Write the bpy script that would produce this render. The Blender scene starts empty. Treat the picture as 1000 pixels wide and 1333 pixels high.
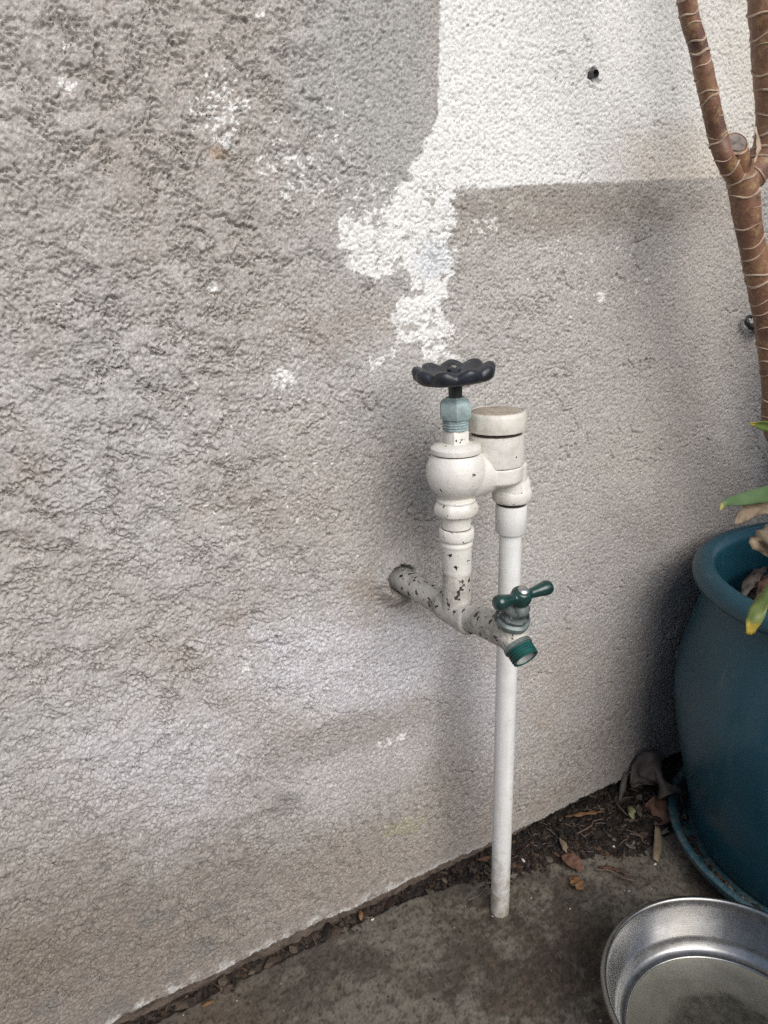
import bpy, math, random
import numpy as np
from mathutils import Vector, Matrix

random.seed(7)
RNG = np.random.default_rng(7)
scene = bpy.context.scene
C = scene.collection
rad = math.radians

# ------------------------------------------------------------------ camera
# world: the stucco wall is the plane y = 0, z = 0 is the concrete, metres
CAM_P = np.array([-.445, -.63, .723])
_p, _h, _r = rad(18), rad(29), rad(-2.2)
_Hd = np.array([math.sin(_h), math.cos(_h), 0.0])
_Z = np.array([0, 0, 1.0])
CAM_F = math.cos(_p) * _Hd - math.sin(_p) * _Z
_R0 = np.cross(_Hd, _Z)
_U0 = np.cross(_R0, CAM_F)
CAM_R = math.cos(_r) * _R0 + math.sin(_r) * _U0
CAM_U = -math.sin(_r) * _R0 + math.cos(_r) * _U0
cam_data = bpy.data.cameras.new('camera')
cam = bpy.data.objects.new('camera', cam_data)
C.objects.link(cam)
cam_data.sensor_fit = 'HORIZONTAL'
cam_data.sensor_width = 36
cam_data.lens = 36
cam_data.clip_start = .02
cam_data.clip_end = 300
M = Matrix.Identity(4)
for i in range(3):
    M[i][0], M[i][1], M[i][2], M[i][3] = CAM_R[i], CAM_U[i], -CAM_F[i], CAM_P[i]
cam.matrix_world = M
scene.camera = cam
scene.cycles.use_denoising = False      # keep the grit of the stucco

# ------------------------------------------------------------------ world, sun, exposure
SUN_EL, SUN_AZ = 36, 183          # azimuth measured from +Y, clockwise seen from above
world = bpy.data.worlds.new('World')
scene.world = world
world.use_nodes = True
wn = world.node_tree
bg = wn.nodes['Background']
sky = wn.nodes.new('ShaderNodeTexSky')
sky.sky_type = 'NISHITA'
sky.sun_disc = False
sky.sun_elevation = rad(SUN_EL)
sky.sun_rotation = rad(SUN_AZ)
sky.dust_density = 2.0
sky.ozone_density = 1.0
wn.links.new(sky.outputs[0], bg.inputs[0])
bg.inputs[1].default_value = .10
sun_l = bpy.data.lights.new('sun', 'SUN')
sun_l.energy = 2.2
sun_l.angle = rad(50)
sun_l.color = (1, .975, .94)
sun = bpy.data.objects.new('sun', sun_l)
C.objects.link(sun)
_sd = Vector((math.sin(rad(SUN_AZ)) * math.cos(rad(SUN_EL)), math.cos(rad(SUN_AZ)) * math.cos(rad(SUN_EL)), math.sin(rad(SUN_EL))))
sun.rotation_euler = _sd.to_track_quat('Z', 'Y').to_euler()
sun.location = (0, -2, 3)
vs = scene.view_settings
vs.view_transform = 'Standard'
vs.look = 'None'
vs.gamma = 1
vs.use_curve_mapping = False
vs.exposure = .42

# ------------------------------------------------------------------ numpy noise and camera sums
_ang = np.random.default_rng(3).random(4096) * 2 * np.pi
_GX, _GY = np.cos(_ang), np.sin(_ang)

def perlin(x, y, seed=0):
    xi = np.floor(x).astype(np.int64); yi = np.floor(y).astype(np.int64)
    xf = x - xi; yf = y - yi
    u = xf * xf * xf * (xf * (xf * 6 - 15) + 10); v = yf * yf * yf * (yf * (yf * 6 - 15) + 10)
    def g(a, b, dx, dy):
        h = (a * 374761393 + b * 668265263 + seed * 982451653) & 0xffffffff
        h = ((h ^ (h >> 13)) * 1274126177) & 0xffffffff
        h = (h ^ (h >> 16)) & 4095
        return _GX[h] * dx + _GY[h] * dy
    n00 = g(xi, yi, xf, yf); n10 = g(xi + 1, yi, xf - 1, yf)
    n01 = g(xi, yi + 1, xf, yf - 1); n11 = g(xi + 1, yi + 1, xf - 1, yf - 1)
    a = n00 + u * (n10 - n00); b = n01 + u * (n11 - n01)
    return (a + v * (b - a)) * 1.5

def fbm(x, y, octs=3, seed=0, gain=.5):
    s = 0; a = 1; t = 0
    for k in range(octs):
        s = s + a * perlin(x * 2 ** k, y * 2 ** k, seed + 17 * k); t += a; a *= gain
    return s / t

def sstep(a, b, x):
    t = np.clip((x - a) / (b - a), 0, 1)
    return t * t * (3 - 2 * t)

def ray(px, py):
    return CAM_F + CAM_R * (px - 500) / 1000 - CAM_U * (py - 666.5) / 1000

def on_y(px, py, Y):             # point of the photograph's ray on the plane y = Y
    d = ray(px, py)
    return CAM_P + d * (Y - CAM_P[1]) / d[1]

def on_z(px, py, z):
    d = ray(px, py)
    return CAM_P + d * (z - CAM_P[2]) / d[2]

def axis_steps(lo, hi, step, far_lo, far_hi, grow=1.13):
    core = np.arange(lo, hi, step)
    up = []; x = core[-1]; s = step
    while x < far_hi:
        s *= grow; x += s; up.append(x)
    dn = []; x = core[0]; s = step
    while x > far_lo:
        s *= grow; x -= s; dn.append(x)
    return np.array(dn[::-1] + list(core) + up)

# ------------------------------------------------------------------ object helpers
def link(o, parent=None):
    C.objects.link(o)
    if parent is not None:
        o.parent = parent
    return o

def props(o, label=None, cat=None, group=None, kind=None):
    if label: o['label'] = label
    if cat: o['category'] = cat
    if group: o['group'] = group
    if kind: o['kind'] = kind
    return o

def empty(name, loc, label, cat, group=None):
    o = bpy.data.objects.new(name, None)
    o.location = loc
    o.empty_display_size = .05
    C.objects.link(o)
    return props(o, label, cat, group)

def origin(o):
    l = Vector((0, 0, 0))
    while o is not None:
        l += o.location; o = o.parent
    return l

def mesh_obj(name, vf, material, parent=None, smooth=True, sharp=40, label=None):
    v, f = vf
    me = bpy.data.meshes.new(name)
    off = origin(parent) if parent is not None else Vector((0, 0, 0))
    me.from_pydata([tuple(Vector(p) - off) for p in v], [], f)
    me.update()
    if smooth:
        me.polygons.foreach_set('use_smooth', [True] * len(me.polygons))
        me.set_sharp_from_angle(angle=rad(sharp))
    me.materials.append(material)
    o = bpy.data.objects.new(name, me)
    link(o, parent)
    if label: o['label'] = label
    return o

def big_mesh(name, verts, faces, material, colors=None, parent=None, smooth=True):
    """numpy (n,3) verts, (m,4) or (m,3) faces, optional (n,3) albedo attribute"""
    me = bpy.data.meshes.new(name)
    n, m, k = len(verts), len(faces), faces.shape[1]
    me.vertices.add(n); me.loops.add(m * k); me.polygons.add(m)
    me.vertices.foreach_set('co', np.ascontiguousarray(verts, dtype=np.float32).ravel())
    me.loops.foreach_set('vertex_index', np.ascontiguousarray(faces, dtype=np.int32).ravel())
    me.polygons.foreach_set('loop_start', np.arange(0, m * k, k, dtype=np.int32))
    me.polygons.foreach_set('loop_total', np.full(m, k, dtype=np.int32))
    me.polygons.foreach_set('use_smooth', np.full(m, bool(smooth)))
    me.update(calc_edges=True)
    if colors is not None:
        at = me.attributes.new('albedo', 'FLOAT_COLOR', 'POINT')
        at.data.foreach_set('color', np.c_[colors, np.ones(n)].astype(np.float32).ravel())
    me.materials.append(material)
    o = bpy.data.objects.new(name, me)
    return link(o, parent)

def grid_faces(nr, nc):
    i = np.arange(nr * nc).reshape(nr, nc)
    return np.stack([i[:-1, :-1], i[:-1, 1:], i[1:, 1:], i[1:, :-1]], -1).reshape(-1, 4)

def frame_of(d):
    d = Vector(d).normalized()
    a = Vector((0, 0, 1)) if abs(d.z) < .9 else Vector((1, 0, 0))
    u = a.cross(d).normalized()
    return d, u, d.cross(u)

def lathe(profile, org=(0, 0, 0), axis=(0, 0, 1), n=40, close=True, shape=None, up=None):
    """profile [(radius, height)...]; shape(angle, h) multiplies the radius"""
    d, u, w = frame_of(axis)
    if up is not None:
        u = (Vector(up) - d * Vector(up).dot(d)).normalized(); w = d.cross(u)
    o = Vector(org)
    V, F = [], []
    for (r, h) in profile:
        for j in range(n):
            a = 2 * math.pi * j / n
            k = r * (shape(a, h) if shape else 1)
            V.append(o + d * h + u * (k * math.cos(a)) + w * (k * math.sin(a)))
    for i in range(len(profile) - 1):
        for j in range(n):
            k = (j + 1) % n
            F.append((i * n + j, i * n + k, (i + 1) * n + k, (i + 1) * n + j))
    if close:
        F.append(tuple(range(n))[::-1])
        F.append(tuple((len(profile) - 1) * n + j for j in range(n)))
    return V, F

def hexagon(k=6, soft=.0):
    def s(a, h):
        b = (a % (2 * math.pi / k)) - math.pi / k
        return math.cos(math.pi / k) / math.cos(b) * (1 - soft) + soft
    return s

def tube(path, radii, n=14, cap=True):
    P = [Vector(p) for p in path]
    if not hasattr(radii, '__len__'): radii = [radii] * len(P)
    V, F = [], []
    ref = None
    for i, p in enumerate(P):
        t = (P[min(i + 1, len(P) - 1)] - P[max(i - 1, 0)]).normalized()
        if ref is None:
            _, u, _ = frame_of(t)
        else:
            u = (ref - t * ref.dot(t)).normalized()
        ref = u
        w = t.cross(u)
        for j in range(n):
            a = 2 * math.pi * j / n
            V.append(p + u * (radii[i] * math.cos(a)) + w * (radii[i] * math.sin(a)))
    for i in range(len(P) - 1):
        for j in range(n):
            k = (j + 1) % n
            F.append((i * n + j, i * n + k, (i + 1) * n + k, (i + 1) * n + j))
    if cap:
        F.append(tuple(range(n))[::-1]); F.append(tuple((len(P) - 1) * n + j for j in range(n)))
    return V, F

def ball(c, r, n=20, m=12, scale=(1, 1, 1)):
    V, F = lathe([(max(r * math.sin(math.pi * i / m), 1e-5), -r * math.cos(math.pi * i / m)) for i in range(m + 1)], n=n)
    return [Vector(c) + Vector((v[0] * scale[0], v[1] * scale[1], v[2] * scale[2])) for v in V], F

def join(*vfs):
    V, F = [], []
    for v, f in vfs:
        b = len(V); V += list(v); F += [tuple(i + b for i in q) for q in f]
    return V, F

def spline(pts, n):
    P = [np.array(p, float) for p in pts]
    P = [2 * P[0] - P[1]] + P + [2 * P[-1] - P[-2]]
    out = []
    segs = len(P) - 3
    for k in range(n):
        t = k / (n - 1) * segs; i = min(int(t), segs - 1); t -= i
        a, b, c, d = P[i:i + 4]
        out.append(.5 * (2 * b + (c - a) * t + (2 * a - 5 * b + 4 * c - d) * t * t + (3 * b - a - 3 * c + d) * t ** 3))
    return out

def remesh(o, voxel, smooth_it=6):
    m = o.modifiers.new('fuse', 'REMESH'); m.mode = 'VOXEL'; m.voxel_size = voxel; m.use_smooth_shade = True
    s = o.modifiers.new('cast', 'SMOOTH'); s.factor = .5; s.iterations = smooth_it

# ------------------------------------------------------------------ material helpers
def new_mat(name):
    m = bpy.data.materials.new(name); m.use_nodes = True
    nt = m.node_tree
    return m, nt, nt.nodes['Principled BSDF']

def N(nt, kind, **kw):
    n = nt.nodes.new(kind)
    for k, v in kw.items():
        if k.startswith('_'): setattr(n, k[1:], v)
        else: n.inputs[k.replace('__', ' ')].default_value = v
    return n

def coords(nt):
    return nt.nodes.new('ShaderNodeTexCoord').outputs['Object']

def noise(nt, vec, scale, detail=4, rough=.6):
    n = N(nt, 'ShaderNodeTexNoise', Scale=scale, Detail=detail, Roughness=rough)
    nt.links.new(vec, n.inputs['Vector'])
    return n.outputs['Fac']

def ramp(nt, fac, stops):
    r = nt.nodes.new('ShaderNodeValToRGB')
    e = r.color_ramp.elements
    while len(e) < len(stops): e.new(.5)
    for el, (p, c) in zip(e, stops):
        el.position = p
        el.color = (c, c, c, 1) if not hasattr(c, '__len__') else (*c, 1)
    nt.links.new(fac, r.inputs['Fac'])
    return r.outputs['Color']

def mix(nt, fac, a, b, mode='MIX'):
    m = nt.nodes.new('ShaderNodeMix'); m.data_type = 'RGBA'; m.blend_type = mode
    for sock, val in ((m.inputs['Factor'], fac), (m.inputs['A'], a), (m.inputs['B'], b)):
        if hasattr(val, 'is_linked') or isinstance(val, bpy.types.NodeSocket): nt.links.new(val, sock)
        elif hasattr(val, '__len__'): sock.default_value = (*val, 1)
        else: sock.default_value = val
    return m.outputs['Result']

def mathn(nt, op, a, b):
    m = nt.nodes.new('ShaderNodeMath'); m.operation = op
    for s, v in ((m.inputs[0], a), (m.inputs[1], b)):
        if isinstance(v, bpy.types.NodeSocket): nt.links.new(v, s)
        else: s.default_value = v
    return m.outputs[0]

def bump(nt, bsdf, height, strength=.4, dist=.001):
    b = N(nt, 'ShaderNodeBump', Strength=strength, Distance=dist)
    nt.links.new(height, b.inputs['Height'])
    nt.links.new(b.outputs['Normal'], bsdf.inputs['Normal'])

def simple(name, col, rough=.6, metal=0, var=.15, scale=120, dirt=None, dirt_at=(.55, .7), dirt_scale=90, bump_s=.15, bump_d=.0006, coat=0):
    m, nt, b = new_mat(name)
    v = coords(nt)
    lo = [c * (1 - var) for c in col]; hi = [min(c * (1 + var), .95) for c in col]
    c = ramp(nt, noise(nt, v, scale), [(.3, lo), (.7, hi)])
    if dirt:
        for d, at, sc in (dirt if isinstance(dirt[0], (tuple, list)) else [(dirt, dirt_at, dirt_scale)]):
            c = mix(nt, ramp(nt, noise(nt, v, sc, 6, .65), [(at[0], 0), (at[1], 1)]), c, d)
    nt.links.new(c, b.inputs['Base Color'])
    b.inputs['Roughness'].default_value = rough
    b.inputs['Metallic'].default_value = metal
    if coat: b.inputs['Coat Weight'].default_value = coat
    bump(nt, b, noise(nt, v, scale * 4, 5), bump_s, bump_d)
    return m

# ------------------------------------------------------------------ materials
def albedo_mat(name, rough, speck_scale, lo, hi, bump_scale, bump_s, bump_d, extra=None):
    m, nt, b = new_mat(name)
    v = coords(nt)
    at = nt.nodes.new('ShaderNodeAttribute'); at.attribute_name = 'albedo'
    sp = ramp(nt, noise(nt, v, speck_scale, 3, .7), [(.3, lo), (.7, hi)])
    c = mix(nt, 1.0, at.outputs['Color'], sp, 'MULTIPLY')
    nt.links.new(c, b.inputs['Base Color'])
    if hasattr(rough, '__len__'):
        nt.links.new(ramp(nt, noise(nt, v, 22, 5), [(.35, rough[0]), (.65, rough[1])]), b.inputs['Roughness'])
    else:
        b.inputs['Roughness'].default_value = rough
    b.inputs['Specular IOR Level'].default_value = .3
    bump(nt, b, noise(nt, v, bump_scale, 4, .7), bump_s, bump_d)
    return m

MAT = {}
MAT['stucco'] = albedo_mat('painted stucco', .85, 520, .86, 1.12, 950, .5, .0007)
MAT['concrete'] = albedo_mat('damp concrete', (.45, .8), 420, .8, 1.2, 500, .4, .0006)
MAT['soil'] = albedo_mat('dark soil', .85, 300, .6, 1.5, 500, .7, .001)
MAT['clods'] = albedo_mat('soil crumbs', .8, 700, .7, 1.3, 900, .5, .0006)
MAT['footing'] = simple('dirty footing', (.13, .1, .08), .9, var=.4, scale=60, dirt=(.03, .025, .022), bump_s=.8, bump_d=.004)

def chipped(name, base, chips, chip_at, chip_scale, rough=.42, z_fade=None, grime=(.42, .37, .29), grime_at=(.52, .78), lump=.25, foot=0):
    """white paint with grime and chips through to dark metal"""
    m, nt, b = new_mat(name)
    v = coords(nt)
    c = ramp(nt, noise(nt, v, 55, 5), [(.3, [q * .88 for q in base]), (.7, base)])
    c = mix(nt, mathn(nt, 'MULTIPLY', ramp(nt, noise(nt, v, 38, 7, .7), [(grime_at[0], 0), (grime_at[1], 1)]), .75), c, grime)
    if foot:
        s2 = nt.nodes.new('ShaderNodeSeparateXYZ'); nt.links.new(v, s2.inputs[0])
        m2 = N(nt, 'ShaderNodeMapRange'); nt.links.new(s2.outputs[2], m2.inputs['Value'])
        m2.inputs['From Min'].default_value = .0; m2.inputs['From Max'].default_value = foot
        m2.inputs['To Min'].default_value = .42; m2.inputs['To Max'].default_value = 0
        g = mathn(nt, 'ADD', noise(nt, v, 70, 7, .75), m2.outputs[0])
        c = mix(nt, ramp(nt, g, [(.66, 0), (.95, .85)]), c, (.26, .21, .15))
        st = N(nt, 'ShaderNodeMapping'); st.inputs['Scale'].default_value = (260, 260, 9)
        nt.links.new(v, st.inputs['Vector'])
        c = mix(nt, ramp(nt, noise(nt, st.outputs[0], 1, 4), [(.56, 0), (.75, .35)]), c, (.5, .45, .36))
    spots = ramp(nt, noise(nt, v, 520, 3, .6), [(.675, 0), (.71, 1)])
    c = mix(nt, mathn(nt, 'MULTIPLY', spots, .8), c, (.16, .12, .09))
    big = noise(nt, v, chip_scale, 4, .55)
    if z_fade:
        sep = nt.nodes.new('ShaderNodeSeparateXYZ'); nt.links.new(v, sep.inputs[0])
        mr = N(nt, 'ShaderNodeMapRange'); nt.links.new(sep.outputs[2], mr.inputs['Value'])
        mr.inputs['From Min'].default_value = z_fade[0]; mr.inputs['From Max'].default_value = z_fade[1]
        mr.inputs['To Min'].default_value = 0; mr.inputs['To Max'].default_value = -.12
        big = mathn(nt, 'ADD', big, mr.outputs[0])
    ch = ramp(nt, big, [(chip_at, 0), (chip_at + .015, 1)])
    c = mix(nt, ch, c, chips)
    nt.links.new(c, b.inputs['Base Color'])
    b.inputs['Roughness'].default_value = rough
    h = mathn(nt, 'SUBTRACT', mathn(nt, 'MULTIPLY', noise(nt, v, 160, 4), 1.0), mathn(nt, 'MULTIPLY', ch, .5))
    bump(nt, b, h, lump, .0018)
    return m

MAT['valve_paint'] = chipped('cream painted brass', (.73, .71, .655), (.06, .04, .045), .70, 150, lump=.3)
MAT['union_paint'] = chipped('chipped white paint', (.76, .74, .69), (.035, .02, .024), .635, 170)
MAT['tee_paint'] = chipped('weathered painted iron', (.54, .515, .46), (.04, .035, .035), .595, 165, rough=.65, grime=(.15, .138, .122), grime_at=(.46, .68), lump=.6)
MAT['pvc'] = chipped('white pvc', (.8, .8, .78), (.2, .18, .15), .78, 120, rough=.3, grime=(.6, .55, .44), grime_at=(.56, .8), lump=.06, foot=.14)
MAT['cap_top'] = simple('grey dusty paint', (.36, .31, .25), .9, var=.25, scale=200, dirt=(.2, .16, .12), bump_s=.4)
MAT['seam'] = simple('dark seam', (.04, .03, .025), .9)
MAT['patina'] = simple('pale teal patina', (.34, .43, .43), .55, metal=.25, var=.2, scale=70, dirt=[((.12, .17, .17), (.5, .68), 75), ((.52, .55, .52), (.58, .7), 130)], bump_s=.3)
MAT['wheel'] = simple('black enamel', (.018, .021, .028), .38, var=.4, scale=60, dirt=(.07, .07, .07), dirt_at=(.6, .8), bump_s=.35, bump_d=.0012)
MAT['worn_metal'] = simple('worn bright metal', (.55, .54, .5), .3, metal=.9, var=.25, scale=160)
MAT['dark_metal'] = simple('dark tarnished stem', (.07, .075, .075), .5, metal=.5, var=.3)
MAT['bonnet'] = simple('grey green tarnished brass', (.16, .19, .18), .5, metal=.35, var=.35, scale=70, dirt=[((.035, .04, .045), (.5, .62), 60), ((.42, .44, .42), (.6, .7), 150)], bump_s=.4)
MAT['handle'] = simple('dark green enamel', (.010, .040, .034), .28, var=.35, scale=70, dirt=(.02, .025, .025), dirt_at=(.55, .7), coat=.4)
MAT['spout'] = simple('green painted thread', (.009, .078, .068), .4, var=.4, scale=90, dirt=[((.2, .35, .3), (.62, .75), 160), ((.02, .04, .035), (.55, .7), 60)], bump_s=.3)
MAT['spout_in'] = simple('grey mineral crust', (.3, .31, .3), .8, var=.4, scale=150)
MAT['black_plastic'] = simple('black plastic', (.02, .02, .022), .5)
MAT['plug'] = simple('grey plastic plug', (.1, .1, .1), .7)

def glaze():
    m, nt, b = new_mat('teal glaze')
    v = coords(nt)
    c = ramp(nt, noise(nt, v, 9, 5), [(.3, (.008, .053, .080)), (.7, (.013, .073, .105))])
    dust = ramp(nt, noise(nt, v, 60, 7, .75), [(.52, 0), (.85, .4)])
    c = mix(nt, dust, c, (.07, .10, .12))
    mp = N(nt, 'ShaderNodeMapping'); mp.inputs['Scale'].default_value = (70, 70, 4)
    nt.links.new(v, mp.inputs['Vector'])
    c = mix(nt, ramp(nt, noise(nt, mp.outputs[0], 1, 5, .6), [(.6, 0), (.8, .35)]), c, (.10, .14, .15))
    c = mix(nt, ramp(nt, noise(nt, v, 330, 3, .6), [(.71, 0), (.74, .7)]), c, (.13, .13, .12))
    nt.links.new(c, b.inputs['Base Color'])
    nt.links.new(ramp(nt, noise(nt, v, 14, 5), [(.3, .2), (.7, .38)]), b.inputs['Roughness'])
    bump(nt, b, noise(nt, v, 25, 4), .12, .004)
    return m
MAT['glaze'] = glaze()
def saucer_mat():
    m, nt, b = new_mat('dusty teal glaze')
    v = coords(nt)
    c = ramp(nt, noise(nt, v, 14, 5), [(.3, (.012, .06, .08)), (.7, (.03, .1, .13))])
    c = mix(nt, ramp(nt, noise(nt, v, 90, 7, .75), [(.45, 0), (.7, .8)]), c, (.17, .18, .17))
    nt.links.new(c, b.inputs['Base Color'])
    b.inputs['Roughness'].default_value = .5
    bump(nt, b, noise(nt, v, 200, 5), .3, .001)
    return m
MAT['saucer'] = saucer_mat()

def steel():
    m, nt, b = new_mat('stainless steel')
    v = coords(nt)
    c = ramp(nt, noise(nt, v, 30, 6, .7), [(.3, (.25, .25, .247)), (.7, (.34, .337, .33))])
    film = ramp(nt, noise(nt, v, 70, 7, .75), [(.52, 0), (.8, .5)])
    c = mix(nt, film, c, (.19, .175, .155))
    nt.links.new(c, b.inputs['Base Color'])
    nt.links.new(film, b.inputs['Roughness'])
    r = ramp(nt, noise(nt, v, 45, 6, .7), [(.3, .26), (.75, .42)])
    nt.links.new(r, b.inputs['Roughness'])
    spots = ramp(nt, noise(nt, v, 260, 2, .5), [(.66, 0), (.70, .6)])
    c2 = mix(nt, spots, c, (.14, .12, .10))
    nt.links.new(c2, b.inputs['Base Color'])
    b.inputs['Metallic'].default_value = 1
    sc = N(nt, 'ShaderNodeMapping'); sc.inputs['Scale'].default_value = (30, 30, 900)
    nt.links.new(v, sc.inputs['Vector'])
    bump(nt, b, noise(nt, sc.outputs[0], 1, 3), .08, .0004)
    return m
MAT['steel'] = steel()
def bowl_floor():
    m, nt, b = new_mat('silted steel floor')
    v = coords(nt)
    ln = nt.nodes.new('ShaderNodeVectorMath'); ln.operation = 'LENGTH'
    nt.links.new(v, ln.inputs[0])
    f = mathn(nt, 'ADD', mathn(nt, 'MULTIPLY', ln.outputs['Value'], 14), mathn(nt, 'MULTIPLY', noise(nt, v, 60, 6, .7), .28))
    tan = ramp(nt, noise(nt, v, 40, 5), [(.3, (.25, .238, .215)), (.7, (.34, .325, .295))])
    silt = ramp(nt, noise(nt, v, 120, 6, .7), [(.35, (.09, .082, .07)), (.65, (.21, .198, .175))])
    c = mix(nt, ramp(nt, f, [(.86, 0), (1.05, 1)]), silt, tan)
    nt.links.new(c, b.inputs['Base Color'])
    b.inputs['Roughness'].default_value = .45
    b.inputs['Metallic'].default_value = .65
    bump(nt, b, noise(nt, v, 300, 4), .2, .0006)
    return m
MAT['bowl_floor'] = bowl_floor()
def water():
    m, nt, b = new_mat('clear water')
    out = nt.nodes['Material Output']
    nt.nodes.remove(b)
    tr = N(nt, 'ShaderNodeBsdfTransparent'); tr.inputs[0].default_value = (.9, .9, .85, 1)
    gl = N(nt, 'ShaderNodeBsdfGlossy', Roughness=.02)
    fr = N(nt, 'ShaderNodeFresnel', IOR=1.33)
    mx = N(nt, 'ShaderNodeMixShader')
    nt.links.new(fr.outputs[0], mx.inputs[0]); nt.links.new(tr.outputs[0], mx.inputs[1]); nt.links.new(gl.outputs[0], mx.inputs[2])
    nt.links.new(mx.outputs[0], out.inputs['Surface'])
    v = coords(nt)
    bp = N(nt, 'ShaderNodeBump', Strength=.05, Distance=.001)
    nt.links.new(noise(nt, v, 30, 2), bp.inputs['Height'])
    nt.links.new(bp.outputs[0], gl.inputs['Normal']); nt.links.new(bp.outputs[0], fr.inputs['Normal'])
    return m
MAT['water'] = water()

def bark():
    m, nt, b = new_mat('cane bark')
    v = coords(nt)
    c = ramp(nt, noise(nt, v, 24, 5), [(.28, (.08, .036, .026)), (.48, (.185, .09, .058)), (.72, (.27, .15, .08))])
    c = mix(nt, ramp(nt, noise(nt, v, 130, 6, .7), [(.5, 0), (.7, .8)]), c, (.38, .26, .12))
    c = mix(nt, ramp(nt, noise(nt, v, 75, 5, .7), [(.56, 0), (.7, .85)]), c, (.05, .03, .024))
    nt.links.new(c, b.inputs['Base Color'])
    b.inputs['Roughness'].default_value = .5
    bump(nt, b, noise(nt, v, 220, 5), .5, .0012)
    return m
MAT['bark'] = bark()
MAT['scar'] = simple('pale bark edge', (.42, .32, .24), .7, var=.4, scale=120, dirt=(.2, .11, .07), dirt_scale=60)
MAT['cut'] = simple('grey cut wood', (.2, .17, .15), .9, var=.3, scale=130, dirt=(.07, .055, .05), bump_s=.6)

def leaf_mat(name, a, b_, tip=None, rough=.5, spots=None):
    m, nt, b = new_mat(name)
    v = coords(nt)
    c = ramp(nt, noise(nt, v, 45, 5), [(.3, a), (.7, b_)])
    if spots:
        c = mix(nt, ramp(nt, noise(nt, v, 110, 5, .7), [(.55, 0), (.68, 1)]), c, spots)
    if tip:
        at = nt.nodes.new('ShaderNodeAttribute'); at.attribute_name = 'along'
        f = mathn(nt, 'ADD', at.outputs['Fac'], mathn(nt, 'MULTIPLY', noise(nt, v, 90, 4), .25))
        for p, col in tip:
            c = mix(nt, ramp(nt, f, [(p, 0), (p + .08, 1)]), c, col)
    nt.links.new(c, b.inputs['Base Color'])
    b.inputs['Roughness'].default_value = rough
    b.inputs['Specular IOR Level'].default_value = .35
    bump(nt, b, noise(nt, v, 350, 4), .3, .0006)
    return m
MAT['green_leaf'] = leaf_mat('green strap leaf', (.065, .115, .05), (.10, .155, .07), tip=[(.9, (.25, .24, .07)), (1.0, (.3, .15, .08))])
MAT['yellow_leaf'] = leaf_mat('yellowing strap leaf', (.10, .15, .045), (.155, .19, .055), tip=[(.9, (.34, .26, .04)), (1.05, (.06, .04, .02))])
MAT['unseen_leaf'] = leaf_mat('dark green leaf', (.035, .08, .025), (.06, .12, .035))
MAT['dry_grey'] = leaf_mat('grey brown dry leaf', (.07, .055, .046), (.13, .11, .095), rough=.7, spots=(.075, .04, .028))
MAT['dry_red'] = leaf_mat('red brown dry leaf', (.1, .05, .035), (.16, .085, .055), rough=.75, spots=(.06, .035, .03))
MAT['dry_tan'] = leaf_mat('tan dry leaf', (.17, .13, .09), (.25, .19, .13), rough=.8, spots=(.14, .09, .055))
MAT['dry_orange'] = leaf_mat('orange dry leaf', (.16, .085, .04), (.22, .12, .055), rough=.7, spots=(.2, .07, .03))
MAT['lime_bit'] = leaf_mat('lime leaf scrap', (.2, .22, .1), (.28, .28, .15), rough=.6)
MAT['twig'] = simple('dry twig', (.14, .1, .075), .9, var=.35, scale=90)
MAT['pebble'] = simple('white pebble', (.6, .58, .54), .8, var=.15)

# ------------------------------------------------------------------ the stucco wall
wx = axis_steps(-.55, .58, .00108, -4.0, 4.0)
wz = axis_steps(0.0, 1.0, .00108, 0.0, 2.6)
X, T = np.meshgrid(wx, wz)
lip = .0235 + .0035 * perlin(X[0] * 14, X[0] * 0 + .3, 5) + .0024 * perlin(X[0] * 80, X[0] * 0 + .7, 6) + .0013 * perlin(X[0] * 300, X[0] * 0 + .7, 8)
Zw = T + lip[None, :] * np.clip(1 - T / .15, 0, 1)
# pixel of each wall point in the photograph: lets the paint patches be read off it
rel = np.stack([X - CAM_P[0], np.full_like(X, -CAM_P[1]), Zw - CAM_P[2]], -1)
dep = np.maximum(rel @ CAM_F, .05)
U = 500 + 1000 * (rel @ CAM_R) / dep
V = 666.5 - 1000 * (rel @ CAM_U) / dep
del rel
U = np.clip(U, -1500, 2600); V = np.clip(V, -1500, 3000)

def blob(cx, cy, rx, ry, rot=0, soft=.5, wob=.35, sc=.02, seed=0):
    a = rad(rot); du, dv = U - cx, V - cy
    p = (du * math.cos(a) + dv * math.sin(a)) / rx; q = (-du * math.sin(a) + dv * math.cos(a)) / ry
    d = np.sqrt(p * p + q * q)
    out = np.zeros_like(U)
    k = d < 2.2
    dd = d[k] + wob * fbm(U[k] * sc, V[k] * sc, 4, 50 + seed, .6)
    out[k] = 1 - sstep(1 - soft, 1 + soft, dd)
    return out

def poly_sd(pts, u, v):
    d = np.full(u.shape, 1e9); inside = np.zeros(u.shape, bool)
    n = len(pts)
    for i in range(n):
        (ax, ay), (bx, by) = pts[i], pts[(i + 1) % n]
        ex, ey = bx - ax, by - ay
        t = np.clip(((u - ax) * ex + (v - ay) * ey) / (ex * ex + ey * ey), 0, 1)
        d = np.minimum(d, np.hypot(u - ax - t * ex, v - ay - t * ey))
        c = ((ay > v) != (by > v)) & (u < (bx - ax) * (v - ay) / ((by - ay) + 1e-9) + ax)
        inside ^= c
    return np.where(inside, d, -d)

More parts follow.
